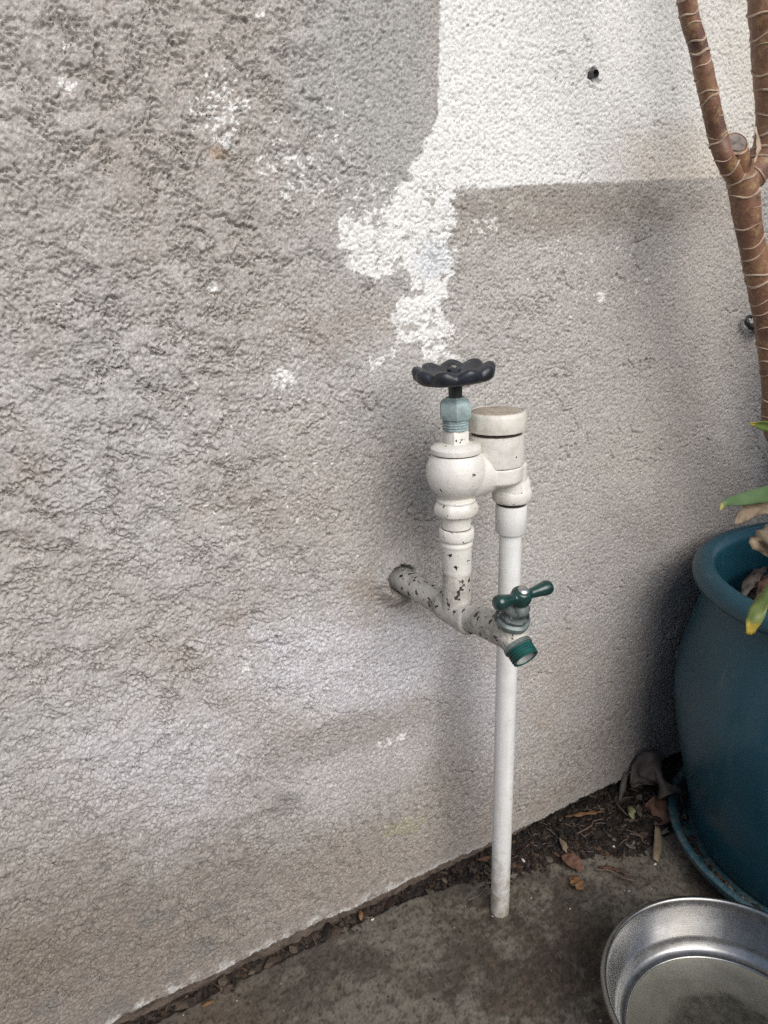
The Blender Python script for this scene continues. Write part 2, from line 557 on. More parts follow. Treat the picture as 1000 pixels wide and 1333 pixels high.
# --- relief in metres
wxx = X + .0035 * perlin(X * 70, Zw * 70, 1) + .0015 * perlin(X * 220, Zw * 220, 2)
wzz = Zw + .0035 * perlin(X * 70, Zw * 70, 3) + .0015 * perlin(X * 220, Zw * 220, 4)
rough_zone = sstep(560, 250, U + 90 * perlin(U / 160, V / 160, 8)) * (1 - .3 * sstep(820, 1150, V))
rough_zone = np.clip(rough_zone + .55 * blob(640, 390, 130, 90, 30, .7), 0, 1)
patchy = .5 + .5 * sstep(-.25, .3, fbm(X * 14, Zw * 14, 3, 21))
n1 = fbm(wxx * 44 + wzz * 16, wzz * 50 - wxx * 8, 2, 31, .42) + .055 * perlin(wxx * 210, wzz * 210, 33) + .025 * perlin(X * 430, Zw * 430, 34)
LEV = (-.42, -.24, -.07, .09, .26, .43)
lace = sum(sstep(t - .022, t + .022, n1) for t in LEV)
n2 = fbm(wxx * 150, wzz * 150, 3, 41, .6)
crumb = sum(sstep(t - .06, t + .06, n2) for t in (-.22, 0, .22))
sand = perlin(X * 330, Zw * 330, 51) + .6 * perlin(X * 560, Zw * 560, 52)
pit = np.clip(perlin(X * 260 + 9, Zw * 260, 53) - .12, 0, 1)
smooth_lip = sstep(.018, .05, T)
grain = perlin(X * 470, Zw * 470, 54)
below = np.min([np.where(n1 - t < .03, np.abs(n1 - t + .025), 1) for t in LEV], 0)
crease = sstep(.05, .012, below) * sstep(-.16, .06, fbm(X * 44, Zw * 44, 3, 63))
fine = perlin(X * 620 + 3, Zw * 620, 55)
pit2 = np.clip(perlin(X * 390 + 1, Zw * 390, 56) - .16, 0, 1)
H = (.00064 * lace * (.12 + rough_zone) * patchy
     + .00040 * crumb * (.45 + .45 * rough_zone) * (.4 + .8 * patchy)
     + .00022 * sand + .00026 * grain + .00018 * fine - .0016 * pit * (.9 - rough_zone * .4) - .0034 * pit2
     - .0031 * crease * (.30 + .8 * rough_zone) * (.55 + .45 * patchy))
cr = np.abs(fbm(wxx * 20, wzz * 20, 3, 61)) + .4 * np.clip(perlin(X * 11, Zw * 11, 62) + .3, 0, 1)
H -= .0032 * sstep(.026, .008, cr)
H *= .3 + .7 * smooth_lip
H += .003 * fbm(X * 5, Zw * 5, 2, 71)
# hole of the old plug, the gap broken round the pipe stub
ax_, az_ = .1559, .8896
H -= .006 * sstep(.0075, .0045, np.hypot((X - ax_) * 1.25, Zw - az_))
hx, hz = -.0768, .4115
dst = np.hypot(X - hx + .004, (Zw - hz) * 1.0 - .004) + .002 * perlin(X * 120, Zw * 120, 77)
H += .0095 * sstep(.034, .019, dst)          # mortar dabbed round the pipe
H -= .017 * sstep(.0168, .0145, dst)
H = np.where((U < -600) | (U > 1700), 0, H)

# --- albedo (paint, stains, dirt, plus shade painted by the downpipe and under the lip)
tone = fbm(X * 7, Zw * 7, 4, 81)
tone2 = fbm(X * 19 + 5, Zw * 19, 4, 82)
WARM, COOL, GREY = np.array([.385, .358, .333]), np.array([.412, .40, .385]), np.array([.315, .305, .288])
def lay(a, m, col, k=1.0):
    return a + (np.array(col) - a) * (m * k)[..., None]
A = np.ones(X.shape + (3,)) * WARM
A = lay(A, sstep(-.3, .35, tone), COOL, .9)
A = A * (1 + .13 * tone2)[..., None]
A = lay(A, sstep(.05, .55, fbm(X * 11, Zw * 11 + 4, 4, 83)), (.345, .30, .268), .6)
A = lay(A, blob(60, 180, 320, 230, 20, .7), (.345, .312, .285), .4)
A = lay(A, sstep(310, 450, U + 60 * perlin(U / 60, V / 60, 84)) * sstep(590, 540, U) * sstep(380, 160, V + 80 * perlin(U / 50, V / 50, 85)), (.355, .35, .335), .9)
A = lay(A, blob(760, 420, 170, 190, 0, .7, seed=1), (.435, .412, .385), .65)
A = lay(A, blob(680, 560, 120, 200, 0, .8, seed=11), (.41, .395, .375), .6)
A = lay(A, blob(850, 600, 120, 330, 0, .7, seed=2), (.33, .30, .272), .5)
# band of old paint under the white patch
band = blob(740, 272, 190, 36, -3, .45, .5, .03, seed=3)
A = lay(A, band, (.27, .24, .21), .75)
A = lay(A, band * sstep(.02, .3, fbm(U / 28, V / 28, 4, 86)), (.42, .4, .36), .7)
# lavender paler areas low on the wall, then two darker bands
A = lay(A, blob(455, 865, 150, 62, 3, .5, .6, .02, seed=4), (.52, .51, .53), .85)
A = lay(A, blob(215, 1000, 130, 90, 10, .6, .6, .02, seed=5), (.48, .465, .48), .75)
A = lay(A, blob(470, 1020, 90, 45, -8, .6, .6, .02, seed=6), (.48, .465, .46), .6)
A = lay(A, blob(630, 950, 40, 110, 0, .6, .5, .02, seed=7), (.42, .41, .43), .6)
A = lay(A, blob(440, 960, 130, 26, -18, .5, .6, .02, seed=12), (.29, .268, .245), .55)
A = lay(A, blob(590, 990, 26, 130, 4, .7, .5, .02, seed=13), (.25, .232, .222), .55)  # downpipe's shadow on the wall, painted as a soft dark band
# brown grime along the foot
foot = sstep(1010, 1230, V + 50 * perlin(U / 90, V / 90, 87) + (U - 250) * .32)
A = lay(A, foot, (.26, .222, .185), .65)
A = lay(A, blob(45, 1255, 60, 40, 0, .5, .5, .03, seed=8), (.23, .185, .145), .7)
A = lay(A, blob(90, 1250, 260, 130, -20, .8, .5, .02, seed=14), (.20, .17, .145), .65)
A = lay(A, sstep(.26, .4, perlin(X * 150, Zw * 150, 96)) * sstep(.1, .7, foot), (.17, .152, .138), .55)
for i, (bx, by, br) in enumerate(((265, 1232, 16), (283, 1180, 12), (370, 1048, 17), (150, 1318, 20), (215, 1190, 11), (228, 1268, 10), (132, 1130, 9), (60, 1310, 14), (190, 1196, 12), (330, 1290, 8))):
    A = lay(A, blob(bx, by, br * 1.4, br * .8, -25, .3, .6, .09, seed=30 + i), (.17, .165, .155), .45)
# rusty stain beside the pipe stub
A = lay(A, blob(498, 772, 46, 17, 10, .6, .5, .04, seed=9), (.30, .26, .225), .6)
# moss
A = lay(A, blob(525, 1076, 30, 9, -15, .4, 1.1, .09, seed=10), (.33, .33, .15), .32)
# bright rubbed lip
liprub = sstep(.024, .008, T + .008 * perlin(X * 45, Zw * 45, 89)) * sstep(330, 230, np.abs(U - 330)) * sstep(-.1, .2, fbm(X * 60, Zw * 60, 4, 88))
A = lay(A, liprub, (.56, .55, .525), .75)
A = lay(A, sstep(.03, .006, T) * sstep(520, 620, U), (.36, .345, .325), .5)
# white paint, spilling down from the clean patch
WHITE_P = [(575, -60), (573, 60), (571, 150), (560, 172), (548, 200), (528, 232), (505, 262), (498, 292), (470, 282), (446, 286), (447, 312), (455, 345), (474, 355), (500, 362), (520, 352), (541, 352), (543, 370), (523, 390), (512, 412), (520, 440), (545, 452), (560, 468), (600, 474), (584, 446), (578, 402), (586, 372), (592, 346), (590, 300), (587, 262), (602, 247), (700, 240), (800, 237), (900, 232), (1040, 226), (1160, 180), (1160, -60)]
sel = (U > 380) & (U < 1250) & (V < 560) & (V > -160)
sd = np.full(U.shape, -99.0)
sd[sel] = poly_sd(WHITE_P, U[sel], V[sel])
ragged = sstep(140, 240, V) * sstep(640, 600, U) + .12
sdn = sd + ragged * (26 * fbm(U / 24, V / 24, 5, 91, .72) + 3 * n2) + 1.6 * perlin(U / 4, V / 4, 92)
white = sstep(-1.2, 1.6, sdn)
holes = sstep(.16, .26, fbm(U / 15, V / 15, 4, 93) - .12 * sstep(420, 260, V)) * sstep(180, 260, V) * sstep(640, 610, U)
white = white * (1 - .9 * holes)
wcol = np.ones(A.shape) * np.array([.72, .717, .70])
wcol = lay(wcol, sstep(830, 1000, U + 40 * perlin(U / 60, V / 60, 94)), (.50, .475, .425), .8)
wcol = lay(wcol, blob(890, 230, 90, 60, 20, .7, seed=15), (.48, .41, .33), .6)
wcol = lay(wcol, blob(565, 340, 22, 24, 0, .6, seed=16), (.56, .585, .62), .7)
A = A + (wcol - A) * white[..., None]
# flecks of white paint knocked bare
def flecks(cx, cy, rx, ry, rot, th, sc, seed, col=(.70, .695, .67)):
    global A
    m = blob(cx, cy, rx, ry, rot, .7, .4, .02, seed)
    f = fbm(U / sc, V / sc, 3, 300 + seed, .6)
    A = lay(A, sstep(th, th + .07, m - .5 + .95 * f) * (m > .02), col, .9)
flecks(290, 140, 55, 65, 35, .50, 9, 1)
flecks(292, 186, 22, 14, 40, .42, 9, 2)
flecks(380, 225, 80, 60, 35, .60, 10, 3)
flecks(420, 190, 140, 130, 0, .78, 9, 4)
flecks(500, 275, 70, 60, 0, .6, 10, 5)
flecks(368, 492, 20, 16, 10, .3, 12, 6)
flecks(275, 372, 10, 8, 0, .28, 10, 7)
flecks(86, 110, 18, 15, 0, .36, 10, 8); flecks(86, 61, 11, 8, 0, .35, 8, 9); flecks(338, 18, 9, 8, 0, .3, 8, 10)
flecks(320, 870, 8, 7, 0, .28, 9, 11)
flecks(781, 386, 6, 10, 0, .2, 9, 12)
flecks(500, 466, 36, 14, -25, .48, 10, 13)
flecks(508, 965, 28, 5, -20, .38, 10, 14)
flecks(335, 560, 300, 330, 0, .86, 8, 15)
flecks(630, 292, 26, 18, 0, .5, 10, 16)
flecks(455, 295, 34, 26, 0, .5, 11, 17)
flecks(760, 350, 160, 120, 0, .84, 8, 18)
A = lay(A, blob(284, 200, 14, 8, 10, .5, seed=17), (.36, .27, .19), .7)
A = A * (1 + (.19 - .10 * white) * RNG.standard_normal(X.shape).clip(-2, 2) * (T < 1.05))[..., None]
A = lay(A, sstep(.34, .5, perlin(X * 300, Zw * 300, 95)), (.14, .128, .118), .3)
A = np.clip(A, .02, .8)

Yw = -H
t4 = np.clip(1 - T / .007, 0, 1)
Yw = Yw + .006 * t4 * t4
P = np.stack([X, Yw, Zw], -1)
nr, nc = X.shape
under = np.stack([X[0], np.full(nc, .024), Zw[0] + .001], -1)[None]
P = np.concatenate([under, P], 0)
A = np.concatenate([A[:1] * .8, A], 0)  # underside row toned down: shade under the lip put into the colour
stucco = big_mesh('stucco_wall', P.reshape(-1, 3), grid_faces(nr + 1, nc), MAT['stucco'], A.reshape(-1, 3))
props(stucco, 'rough beige stucco wall with a white paint patch and peeling flecks', 'wall')
def box(lo, hi):
    (a, b, c), (d, e, f) = lo, hi
    V = [(a, b, c), (d, b, c), (d, e, c), (a, e, c), (a, b, f), (d, b, f), (d, e, f), (a, e, f)]
    return V, [(3, 2, 1, 0), (4, 5, 6, 7), (0, 1, 5, 4), (1, 2, 6, 5), (2, 3, 7, 6), (3, 0, 4, 7)]
mesh_obj('wall_core', box((-3.9, .021, .02), (3.9, .2, 2.58)), MAT['footing'], stucco, smooth=False)
fx = np.arange(-.6, .7, .004); fz = np.arange(-.04, .05, .004)
FX, FZ = np.meshgrid(fx, fz)
FY = .019 - .006 * fbm(FX * 35, FZ * 60, 4, 111) - .004 * np.clip(perlin(FX * 14, FZ * 5, 112), 0, 1)
foot_o = big_mesh('footing', np.stack([FX, FY, FZ], -1).reshape(-1, 3), grid_faces(*FX.shape), MAT['footing'], None, stucco)
mesh_obj('wall_plug', join(lathe([(.0001, -.001), (.0022, -.001), (.0024, -.0042), (.0036, -.0046), (.0038, .004)], (ax_, -.0005, az_), (0, -1, 0), n=14, close=False)), MAT['plug'], stucco, label='grey plastic plug sunk in the white paint patch')
# dark hook sticking out of the wall behind the cane
hk = on_y(968, 421, -.006)
pts = [Vector((hk[0] + .034, .004, hk[2] - .006)), Vector((hk[0] + .03, -.008, hk[2] - .007)), Vector((hk[0] + .018, -.013, hk[2] - .0065)), Vector((hk[0] + .006, -.013, hk[2] - .004)), Vector((hk[0] - .0015, -.012, hk[2] + .001)),
       Vector((hk[0] - .001, -.011, hk[2] + .006)), Vector((hk[0] + .004, -.01, hk[2] + .0085)), Vector((hk[0] + .009, -.01, hk[2] + .007))]
mesh_obj('wall_hook', tube(spline(pts, 26), [.0042] * 12 + [.0030] * 5 + [.0019] * 9, 12), MAT['black_plastic'], stucco)

# unseen wall added behind the camera to block low sky and darken reflections
bw = mesh_obj('light_block_wall', box((-7, -3.0, -.1), (7, -2.8, 1.0)), MAT['footing'], None, smooth=False)
props(bw, None, None, None, 'structure')
mesh_obj('light_block_coping', box((-7.02, -3.04, 1.0), (7.02, -2.76, 1.06)), MAT['footing'], bw, smooth=False)
# ------------------------------------------------------------------ ground
gx = axis_steps(-.5, .62, .0022, -25, 25, 1.16)
gy = axis_steps(-.46, .03, .0022, -25, 25, 1.16)
GX, GY = np.meshgrid(gx, gy)
edge = .004 + .005 * fbm(GX * 16, GY * 0, 4, 201) + .0025 * perlin(GX * 120, GY * 60, 202) - .012 * sstep(-.12, .02, GX)
GZ = .0012 * fbm(GX * 9, GY * 9, 3, 203) + .0007 * fbm(GX * 90, GY * 90, 3, 204) + .0003 * perlin(GX * 400, GY * 400, 205)
GZ -= .0015 * np.clip(fbm(GX * 45, GY * 45, 3, 206) - .18, 0, 1) * 2
GZ -= .016 * sstep(-.003, .004, GY - edge)
GZ = np.where(np.hypot(GX, GY) > 2, 0, GZ)
g1 = fbm(GX * 8, GY * 8, 5, 207, .6); g2 = fbm(GX * 26, GY * 26, 5, 208, .65); g3 = fbm(GX * 75, GY * 105, 4, 209, .65)
GA = np.ones(GX.shape + (3,)) * np.array([.185, .165, .132])
GA = lay(GA, sstep(-.08, .16, g1 + .25 * g2), (.082, .071, .056), .85)
GA = lay(GA, sstep(.05, .4, g2), (.225, .208, .175), .7)
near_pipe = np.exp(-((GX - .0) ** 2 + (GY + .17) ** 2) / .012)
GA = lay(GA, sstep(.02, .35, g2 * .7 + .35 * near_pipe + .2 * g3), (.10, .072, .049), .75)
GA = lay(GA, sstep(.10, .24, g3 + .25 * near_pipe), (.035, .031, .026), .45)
GA = lay(GA, sstep(-.22, -.34, GX + .06 * g1) * sstep(-.2, .2, g1 + .3), (.13, .095, .068), .7)
GA = GA * (1 + .12 * RNG.standard_normal(GX.shape).clip(-2, 2))[..., None]
GA = lay(GA, sstep(.3, .5, perlin(GX * 240, GY * 240, 210)), (.02, .018, .015), .6)
GA = lay(GA, np.exp(-((GX - .0) ** 2 + (GY + .069) ** 2) / .0007) * (.6 + g3), (.03, .022, .017), .9)  # dirt ring and contact shade painted round the downpipe foot
GA = lay(GA, sstep(.022, .004, np.abs(GY - edge)) * sstep(-.1, .25, g3), (.19, .175, .15), .35)
GA = GA * .86
ground = big_mesh('concrete_ground', np.stack([GX, GY, GZ], -1).reshape(-1, 3), grid_faces(*GX.shape), MAT['concrete'], np.clip(GA, .015, .5).reshape(-1, 3))
props(ground, 'damp stained grey brown concrete at the foot of the wall', None, None, 'structure')

# soil bed along the wall
sx = np.arange(-.56, .95, .003); sy = np.arange(-.36, .02, .003)
SX, SY = np.meshgrid(sx, sy)
def soil_h(x, y):
    out = -.05 * sstep(-.055, .03, x) - .04 * sstep(.08, .2, x) + .008 + .03 * sstep(.3, .42, x) * 0
    out = out + .012 * fbm(x * 22, y * 22, 3, 221)
    inside = sstep(-.022, .02, y - out)
    mound = .002 + .012 * sstep(.02, .25, x)
    return -.006 + inside * (mound + .004) + inside * (.005 * fbm(x * 60, y * 60, 4, 222, .6) + .002 * perlin(x * 180, y * 180, 223))
SZ = soil_h(SX, SY)
s1 = fbm(SX * 60, SY * 60, 4, 224)
SA = lay(np.ones(SX.shape + (3,)) * np.array([.017, .014, .012]), sstep(-.1, .4, s1), (.036, .028, .022), .9)
SA = lay(SA, sstep(.0, -.2, SX), (.075, .055, .042), .6)
soil = big_mesh('soil_bed', np.stack([SX, SY, SZ], -1).reshape(-1, 3), grid_faces(*SX.shape), MAT['soil'], SA.reshape(-1, 3))
props(soil, 'dark crumbly soil lying along the foot of the wall', None, None, 'structure')

_t = (1 + 5 ** .5) / 2
ICO_V = np.array([(-1, _t, 0), (1, _t, 0), (-1, -_t, 0), (1, -_t, 0), (0, -1, _t), (0, 1, _t), (0, -1, -_t), (0, 1, -_t), (_t, 0, -1), (_t, 0, 1), (-_t, 0, -1), (-_t, 0, 1)]) / math.hypot(1, _t)
ICO_F = np.array([(0, 11, 5), (0, 5, 1), (0, 1, 7), (0, 7, 10), (0, 10, 11), (1, 5, 9), (5, 11, 4), (11, 10, 2), (10, 7, 6), (7, 1, 8), (3, 9, 4), (3, 4, 2), (3, 2, 6), (3, 6, 8), (3, 8, 9), (4, 9, 5), (2, 4, 11), (6, 2, 10), (8, 6, 7), (9, 8, 1)])
def lumps(name, pos, size, cols, label, flat=.7, stretch=1.0, mat='clods'):
    n = len(pos)
    v = ICO_V[None] * (1 + .35 * RNG.standard_normal((n, 12, 1)).clip(-1.2, 1.2))
    s = size[:, None, None] * np.stack([np.full(n, 1.0) * (1 + (stretch - 1) * RNG.random(n)), .6 + .5 * RNG.random(n), flat * (.7 + .5 * RNG.random(n))], -1)[:, None, :]
    v = v * s
    a = RNG.random(n) * 2 * np.pi
    ca, sa = np.cos(a)[:, None], np.sin(a)[:, None]
    x = v[..., 0] * ca - v[..., 1] * sa; y = v[..., 0] * sa + v[..., 1] * ca
    tl = RNG.normal(0, .35, n)[:, None]
    z = v[..., 2] + x * tl
    v = np.stack([x, y, z], -1) + pos[:, None, :]
    f = (ICO_F[None] + 12 * np.arange(n)[:, None, None]).reshape(-1, 3)
    o = big_mesh(name, v.reshape(-1, 3), f, MAT[mat], np.repeat(cols, 12, 0), smooth=False)
    return props(o, label, None, None, 'stuff')

def scatter(n, xr, yr, need):
    x = RNG.uniform(*xr, n * 6); y = RNG.uniform(*yr, n * 6)
    k = need(x, y) > RNG.random(n * 6)
    return x[k][:n], y[k][:n]
def soil_density(x, y):
    out = -.05 * sstep(-.055, .03, x) - .04 * sstep(.08, .2, x) + .008 + .012 * fbm(x * 22, y * 22, 3, 221)
    return sstep(-.03, .012, y - out)
cx, cy = scatter(9000, (-.5, .62), (-.2, .016), soil_density)
sz = .0011 + .0024 * RNG.random(len(cx)) ** 3
cols = np.array([.02, .016, .0135])[None] * (.5 + 1.5 * RNG.random((len(cx), 1)) ** 2) + np.array([.05, .03, .015])[None] * (RNG.random((len(cx), 1)) ** 5)
lumps('soil_crumbs', np.stack([cx, cy, soil_h(cx, cy) + sz * .35], -1), sz, cols, 'dark crumbs of soil heaped along the wall foot')
cx, cy = scatter(420, (-.5, .6), (-.2, .016), soil_density)
sz = .002 + .0045 * RNG.random(len(cx)) ** 3
pal = np.array([(.09, .065, .048), (.14, .11, .08), (.05, .036, .03), (.1, .055, .036), (.17, .145, .115)])
cols = pal[RNG.integers(0, 5, len(cx))] * (.25 + .75 * RNG.random((len(cx), 1)) ** 1.5)
lumps('leaf_litter', np.stack([cx, cy, soil_h(cx, cy) + .0018], -1), sz, cols, 'small brown scraps of dead leaf scattered on the soil', flat=.13, stretch=2.2)
cx, cy = scatter(420, (-.5, .5), (-.35, .0), lambda x, y: .06 + .6 * np.exp(-((y + .01 + .09 * sstep(0, .15, x)) / .045) ** 2))
sz = .0005 + .0011 * RNG.random(len(cx)) ** 2
cols = np.where(RNG.random((len(cx), 1)) < .25, np.array([[.45, .43, .4]]), np.array([[.05, .04, .032]])) * (.6 + .6 * RNG.random((len(cx), 1)))
lumps('grit', np.stack([cx, cy, np.maximum(soil_h(cx, cy), 0) + sz * .5], -1), sz, cols, 'fine grit and pale grains strewn over the concrete')
cx, cy = scatter(46, (-.5, .0), (-.006, .014), lambda x, y: .6 + 0 * x)
sz = .003 + .006 * RNG.random(len(cx)) ** 2
cols = pal[RNG.integers(0, 3, len(cx))] * (.4 + .6 * RNG.random((len(cx), 1)))
lumps('rubble', np.stack([cx, cy, sz * .3 - .002], -1), sz, cols, 'broken brown mortar rubble in the gap under the wall', flat=.6, stretch=1.6)
cx, cy = scatter(150, (-.3, .5), (-.19, .0), soil_density)
V_, F_ = [], []
for x, y in zip(cx, cy):
    z = float(soil_h(np.array([x]), np.array([y]))[0]) + .002
    a = random.uniform(0, 6.28); l = random.uniform(.006, .02)
    d = Vector((math.cos(a), math.sin(a), random.uniform(-.15, .25))) * l
    p = Vector((x, y, z)); q = p + d * .5 + Vector((random.uniform(-.002, .002), random.uniform(-.002, .002), .001))
    V_, F_ = join((V_, F_), tube([p, q, p + d], [.0005, .0006, .0003], 5))
props(mesh_obj('fibres', (V_, F_), MAT['twig']), 'thin dry stalk fibres tangled in the soil', None, None, 'stuff')

# ------------------------------------------------------------------ leaves
def leaf_vf(path, widths, side, fold=.15, cols=7, wrinkle=0., curl=0., n=16, seed=0, asym=0., veins=0.):
    pts = spline(path, n)
    W = np.interp(np.linspace(0, 1, n), np.linspace(0, 1, len(widths)), widths)
    V, F, along = [], [], []
    rs = random.Random(seed)
    ph = [rs.uniform(0, 6) for _ in range(6)]
    for i in range(n):
        t = Vector(pts[min(i + 1, n - 1)]) - Vector(pts[max(i - 1, 0)]); t.normalize()
        s = Vector(side if not callable(side) else side(i / (n - 1)))
        s = (s - t * s.dot(t)).normalized(); nn = s.cross(t)
        if not callable(side) and nn.z < 0 and abs(nn.z) > .05: nn = -nn
        for j in range(cols):
            v = j / (cols - 1) * 2 - 1
            fo = fold + asym * v
            w = W[i] * (1 + .12 * wrinkle * 100 * 0)
            a = abs(v) * w
            wr = wrinkle * (math.sin(7 * i / n * 3 + ph[0] + 2.2 * v) + .7 * math.sin(15 * i / n * 2 + ph[1] - 4 * v) + .5 * math.sin(ph[2] + 9 * v + 5 * i / n))
            wr += veins * (math.sin(40 * (i / n - .3 * abs(v))) * min(1, 4 * abs(v)) - 2 * max(0, 1 - 6 * abs(v)))
            V.append(Vector(pts[i]) + s * (v * w * math.cos(fo)) + nn * (-a * math.sin(fo) + wr * min(1, w / max(W) + .1) - curl * v * v * w))
            along.append(i / (n - 1))
    F = [(i * cols + j, i * cols + j + 1, (i + 1) * cols + j + 1, (i + 1) * cols + j) for i in range(n - 1) for j in range(cols - 1)]
    return (V, F), along

def leaf(name, material, path, widths, side, parent=None, thick=.0004, label=None, cat=None, group=None, **kw):
    vf, along = leaf_vf(path, widths, side, **kw)
    o = mesh_obj(name, vf, material, parent, sharp=80)
    at = o.data.attributes.new('along', 'FLOAT', 'POINT')
    at.data.foreach_set('value', along)
    s = o.modifiers.new('thickness', 'SOLIDIFY'); s.thickness = thick; s.offset = 0
    return props(o, label, cat, group)

# ------------------------------------------------------------------ the water valve with its pipes
VY = -.095
base = (0, -.069, 0)
valve = empty('outdoor_water_valve', base, 'cream painted water valve with a black wheel, white downpipe and green handled tap', 'water valve')
IX, OX, VX = -.0752, -.0132, -.0312      # inlet axis, outlet axis, vent cap axis
top_p = (OX, VY, .515)
# white downpipe
pp = [Vector((.0004, -.068, -.01)), Vector(top_p)]
dirp = (pp[1] - pp[0]).normalized()
mesh_obj('downpipe', tube([pp[0] + (pp[1] - pp[0]) * (k / 8) for k in range(9)], .0107, 32), MAT['pvc'], valve)
mesh_obj('pipe_coupling', lathe([(.0106, 0), (.0136, .0006), (.0146, .002), (.0147, .0265), (.0141, .029), (.0112, .0292)], Vector(top_p) - dirp * .0375, dirp, 40, close=False), MAT['pvc'], valve)
mesh_obj('male_adapter', lathe([(.0135, 0), (.0135, .008)], Vector(top_p) - dirp * .0095, dirp, 32), MAT['seam'], valve)
mesh_obj('outlet_collar', lathe([(.0128, -.001), (.0170, -.001), (.0184, .0012), (.0184, .0085), (.0172, .0108), (.0169, .0112), (.0169, .0185), (.0150, .0215)], (OX, VY, .5105), (0, 0, 1), 48, shape=hexagon(8, .6)), MAT['valve_paint'], valve)
# cast body: bulb, bridge and outlet fused
def arc_prof(r, c, a0, a1, n=12):
    return [(r * math.cos(a0 + (a1 - a0) * k / n), c + r * math.sin(a0 + (a1 - a0) * k / n)) for k in range(n + 1)]
bulb = lathe([(.0145, .5165)] + [(.0165, .5195), (.0175, .5225)] + arc_prof(.0262, .5475, rad(-62), rad(48), 14) + [(.0165, .5690)], (IX, VY, 0), (0, 0, 1), 56)
outlet = lathe([(.0135, .514), (.0135, .52), (.0130, .530), (.0128, .5455), (.0118, .547)], (OX - .002, VY - .0035, 0), (0, 0, 1), 48)
ventb = lathe([(.012, .5285), (.0205, .5305), (.0236, .5335), (.0240, .5465), (.0225, .5475)], (VX, VY, 0), (0, 0, 1), 48)
bridge = tube([(IX + .008, VY, .5425), (VX - .012, VY, .5415), (VX + .008, VY, .541)], [.0228, .0190, .0150], 32)
webb = box((IX + .01, VY - .008, .532), (OX - .006, VY + .008, .553))
body = mesh_obj('valve_body', join(bulb, outlet, ventb, bridge, webb), MAT['valve_paint'], valve)
remesh(body, .0009, 8)
mesh_obj('vent_seam', lathe([(.0232, .5455), (.0232, .5490)], (VX, VY, 0), (0, 0, 1), 48), MAT['seam'], valve)
mesh_obj('vent_chamber', lathe([(.0225, .5474), (.0243, .5478), (.0247, .5492), (.0245, .5745), (.0225, .5752)], (VX, VY, 0), (0, 0, 1), 56), MAT['valve_paint'], valve)
mesh_obj('vent_neck', lathe([(.0222, .5745), (.0222, .5785)], (VX, VY, 0), (0, 0, 1), 48), MAT['seam'], valve)
MAT['cap_paint'] = chipped('beige weathered paint', (.69, .66, .59), (.1, .08, .07), .72, 150, grime=(.36, .31, .24), grime_at=(.45, .75))
cap_o = mesh_obj('vent_cap', lathe([(.0235, 0.5780), (.0258, 0.5786), (.0262, 0.5802), (.0262, 0.5920), (.0252, 0.5946), (.0238, 0.5955), (.0236, 0.5946)], (VX, VY, 0), (0, 0, 1), 72, shape=hexagon(14, .35)), MAT['cap_paint'], valve)
mesh_obj('cap_face', lathe([(.0001, 0.5965), (.009, 0.5964), (.0125, 0.5960), (.018, 0.5958), (.0222, 0.5954), (.0237, 0.5944), (.0237, 0.5924)][::-1], (VX, VY, 0), (0, 0, 1), 56, close=False), MAT['cap_top'], cap_o)
# bonnet on the bulb
mesh_obj('bonnet_seam', lathe([(.0205, .5622), (.0208, .5655)], (IX, VY, 0), (0, 0, 1), 48), MAT['seam'], valve)
mesh_obj('bonnet_flange', lathe([(.0200, .5644), (.0218, .5648), (.0222, .5662), (.0218, .5692), (.0190, .5715), (.0135, .5728), (.0100, .5732)], (IX, VY, 0), (0, 0, 1), 56), MAT['valve_paint'], valve)
mesh_obj('square_neck', lathe([(.0115, .5705), (.0112, .574), (.0109, .5835), (.0098, .5848)], (IX, VY, 0), (0, 0, 1), 48, shape=hexagon(4, .45), up=(.75, -.65, 0)), MAT['valve_paint'], valve)
thr = []
for k in range(5):
    z = .5842 + k * .0023
    thr += [(.0103, z), (.0113, z + .0008), (.0113, z + .0013), (.0103, z + .0020)]
mesh_obj('bonnet_thread', lathe([(.009, .5838)] + thr + [(.009, .596)], (IX, VY, 0), (0, 0, 1), 40), MAT['patina'], valve)
mesh_obj('packing_nut', lathe([(.0105, .5935), (.0136, .594), (.0146, .5955), (.0146, .6065), (.0132, .6092), (.0095, .6112), (.0088, .6125)], (IX, VY, 0), (0, 0, 1), 60, shape=hexagon(6, .12), up=(.5, -.86, 0)), MAT['patina'], valve)
mesh_obj('valve_stem', lathe([(.0052, .609), (.0058, .612), (.0060, .6215), (.0068, .6235), (.0085, .6255)], (IX, VY, 0), (0, 0, 1), 28), MAT['dark_metal'], valve)
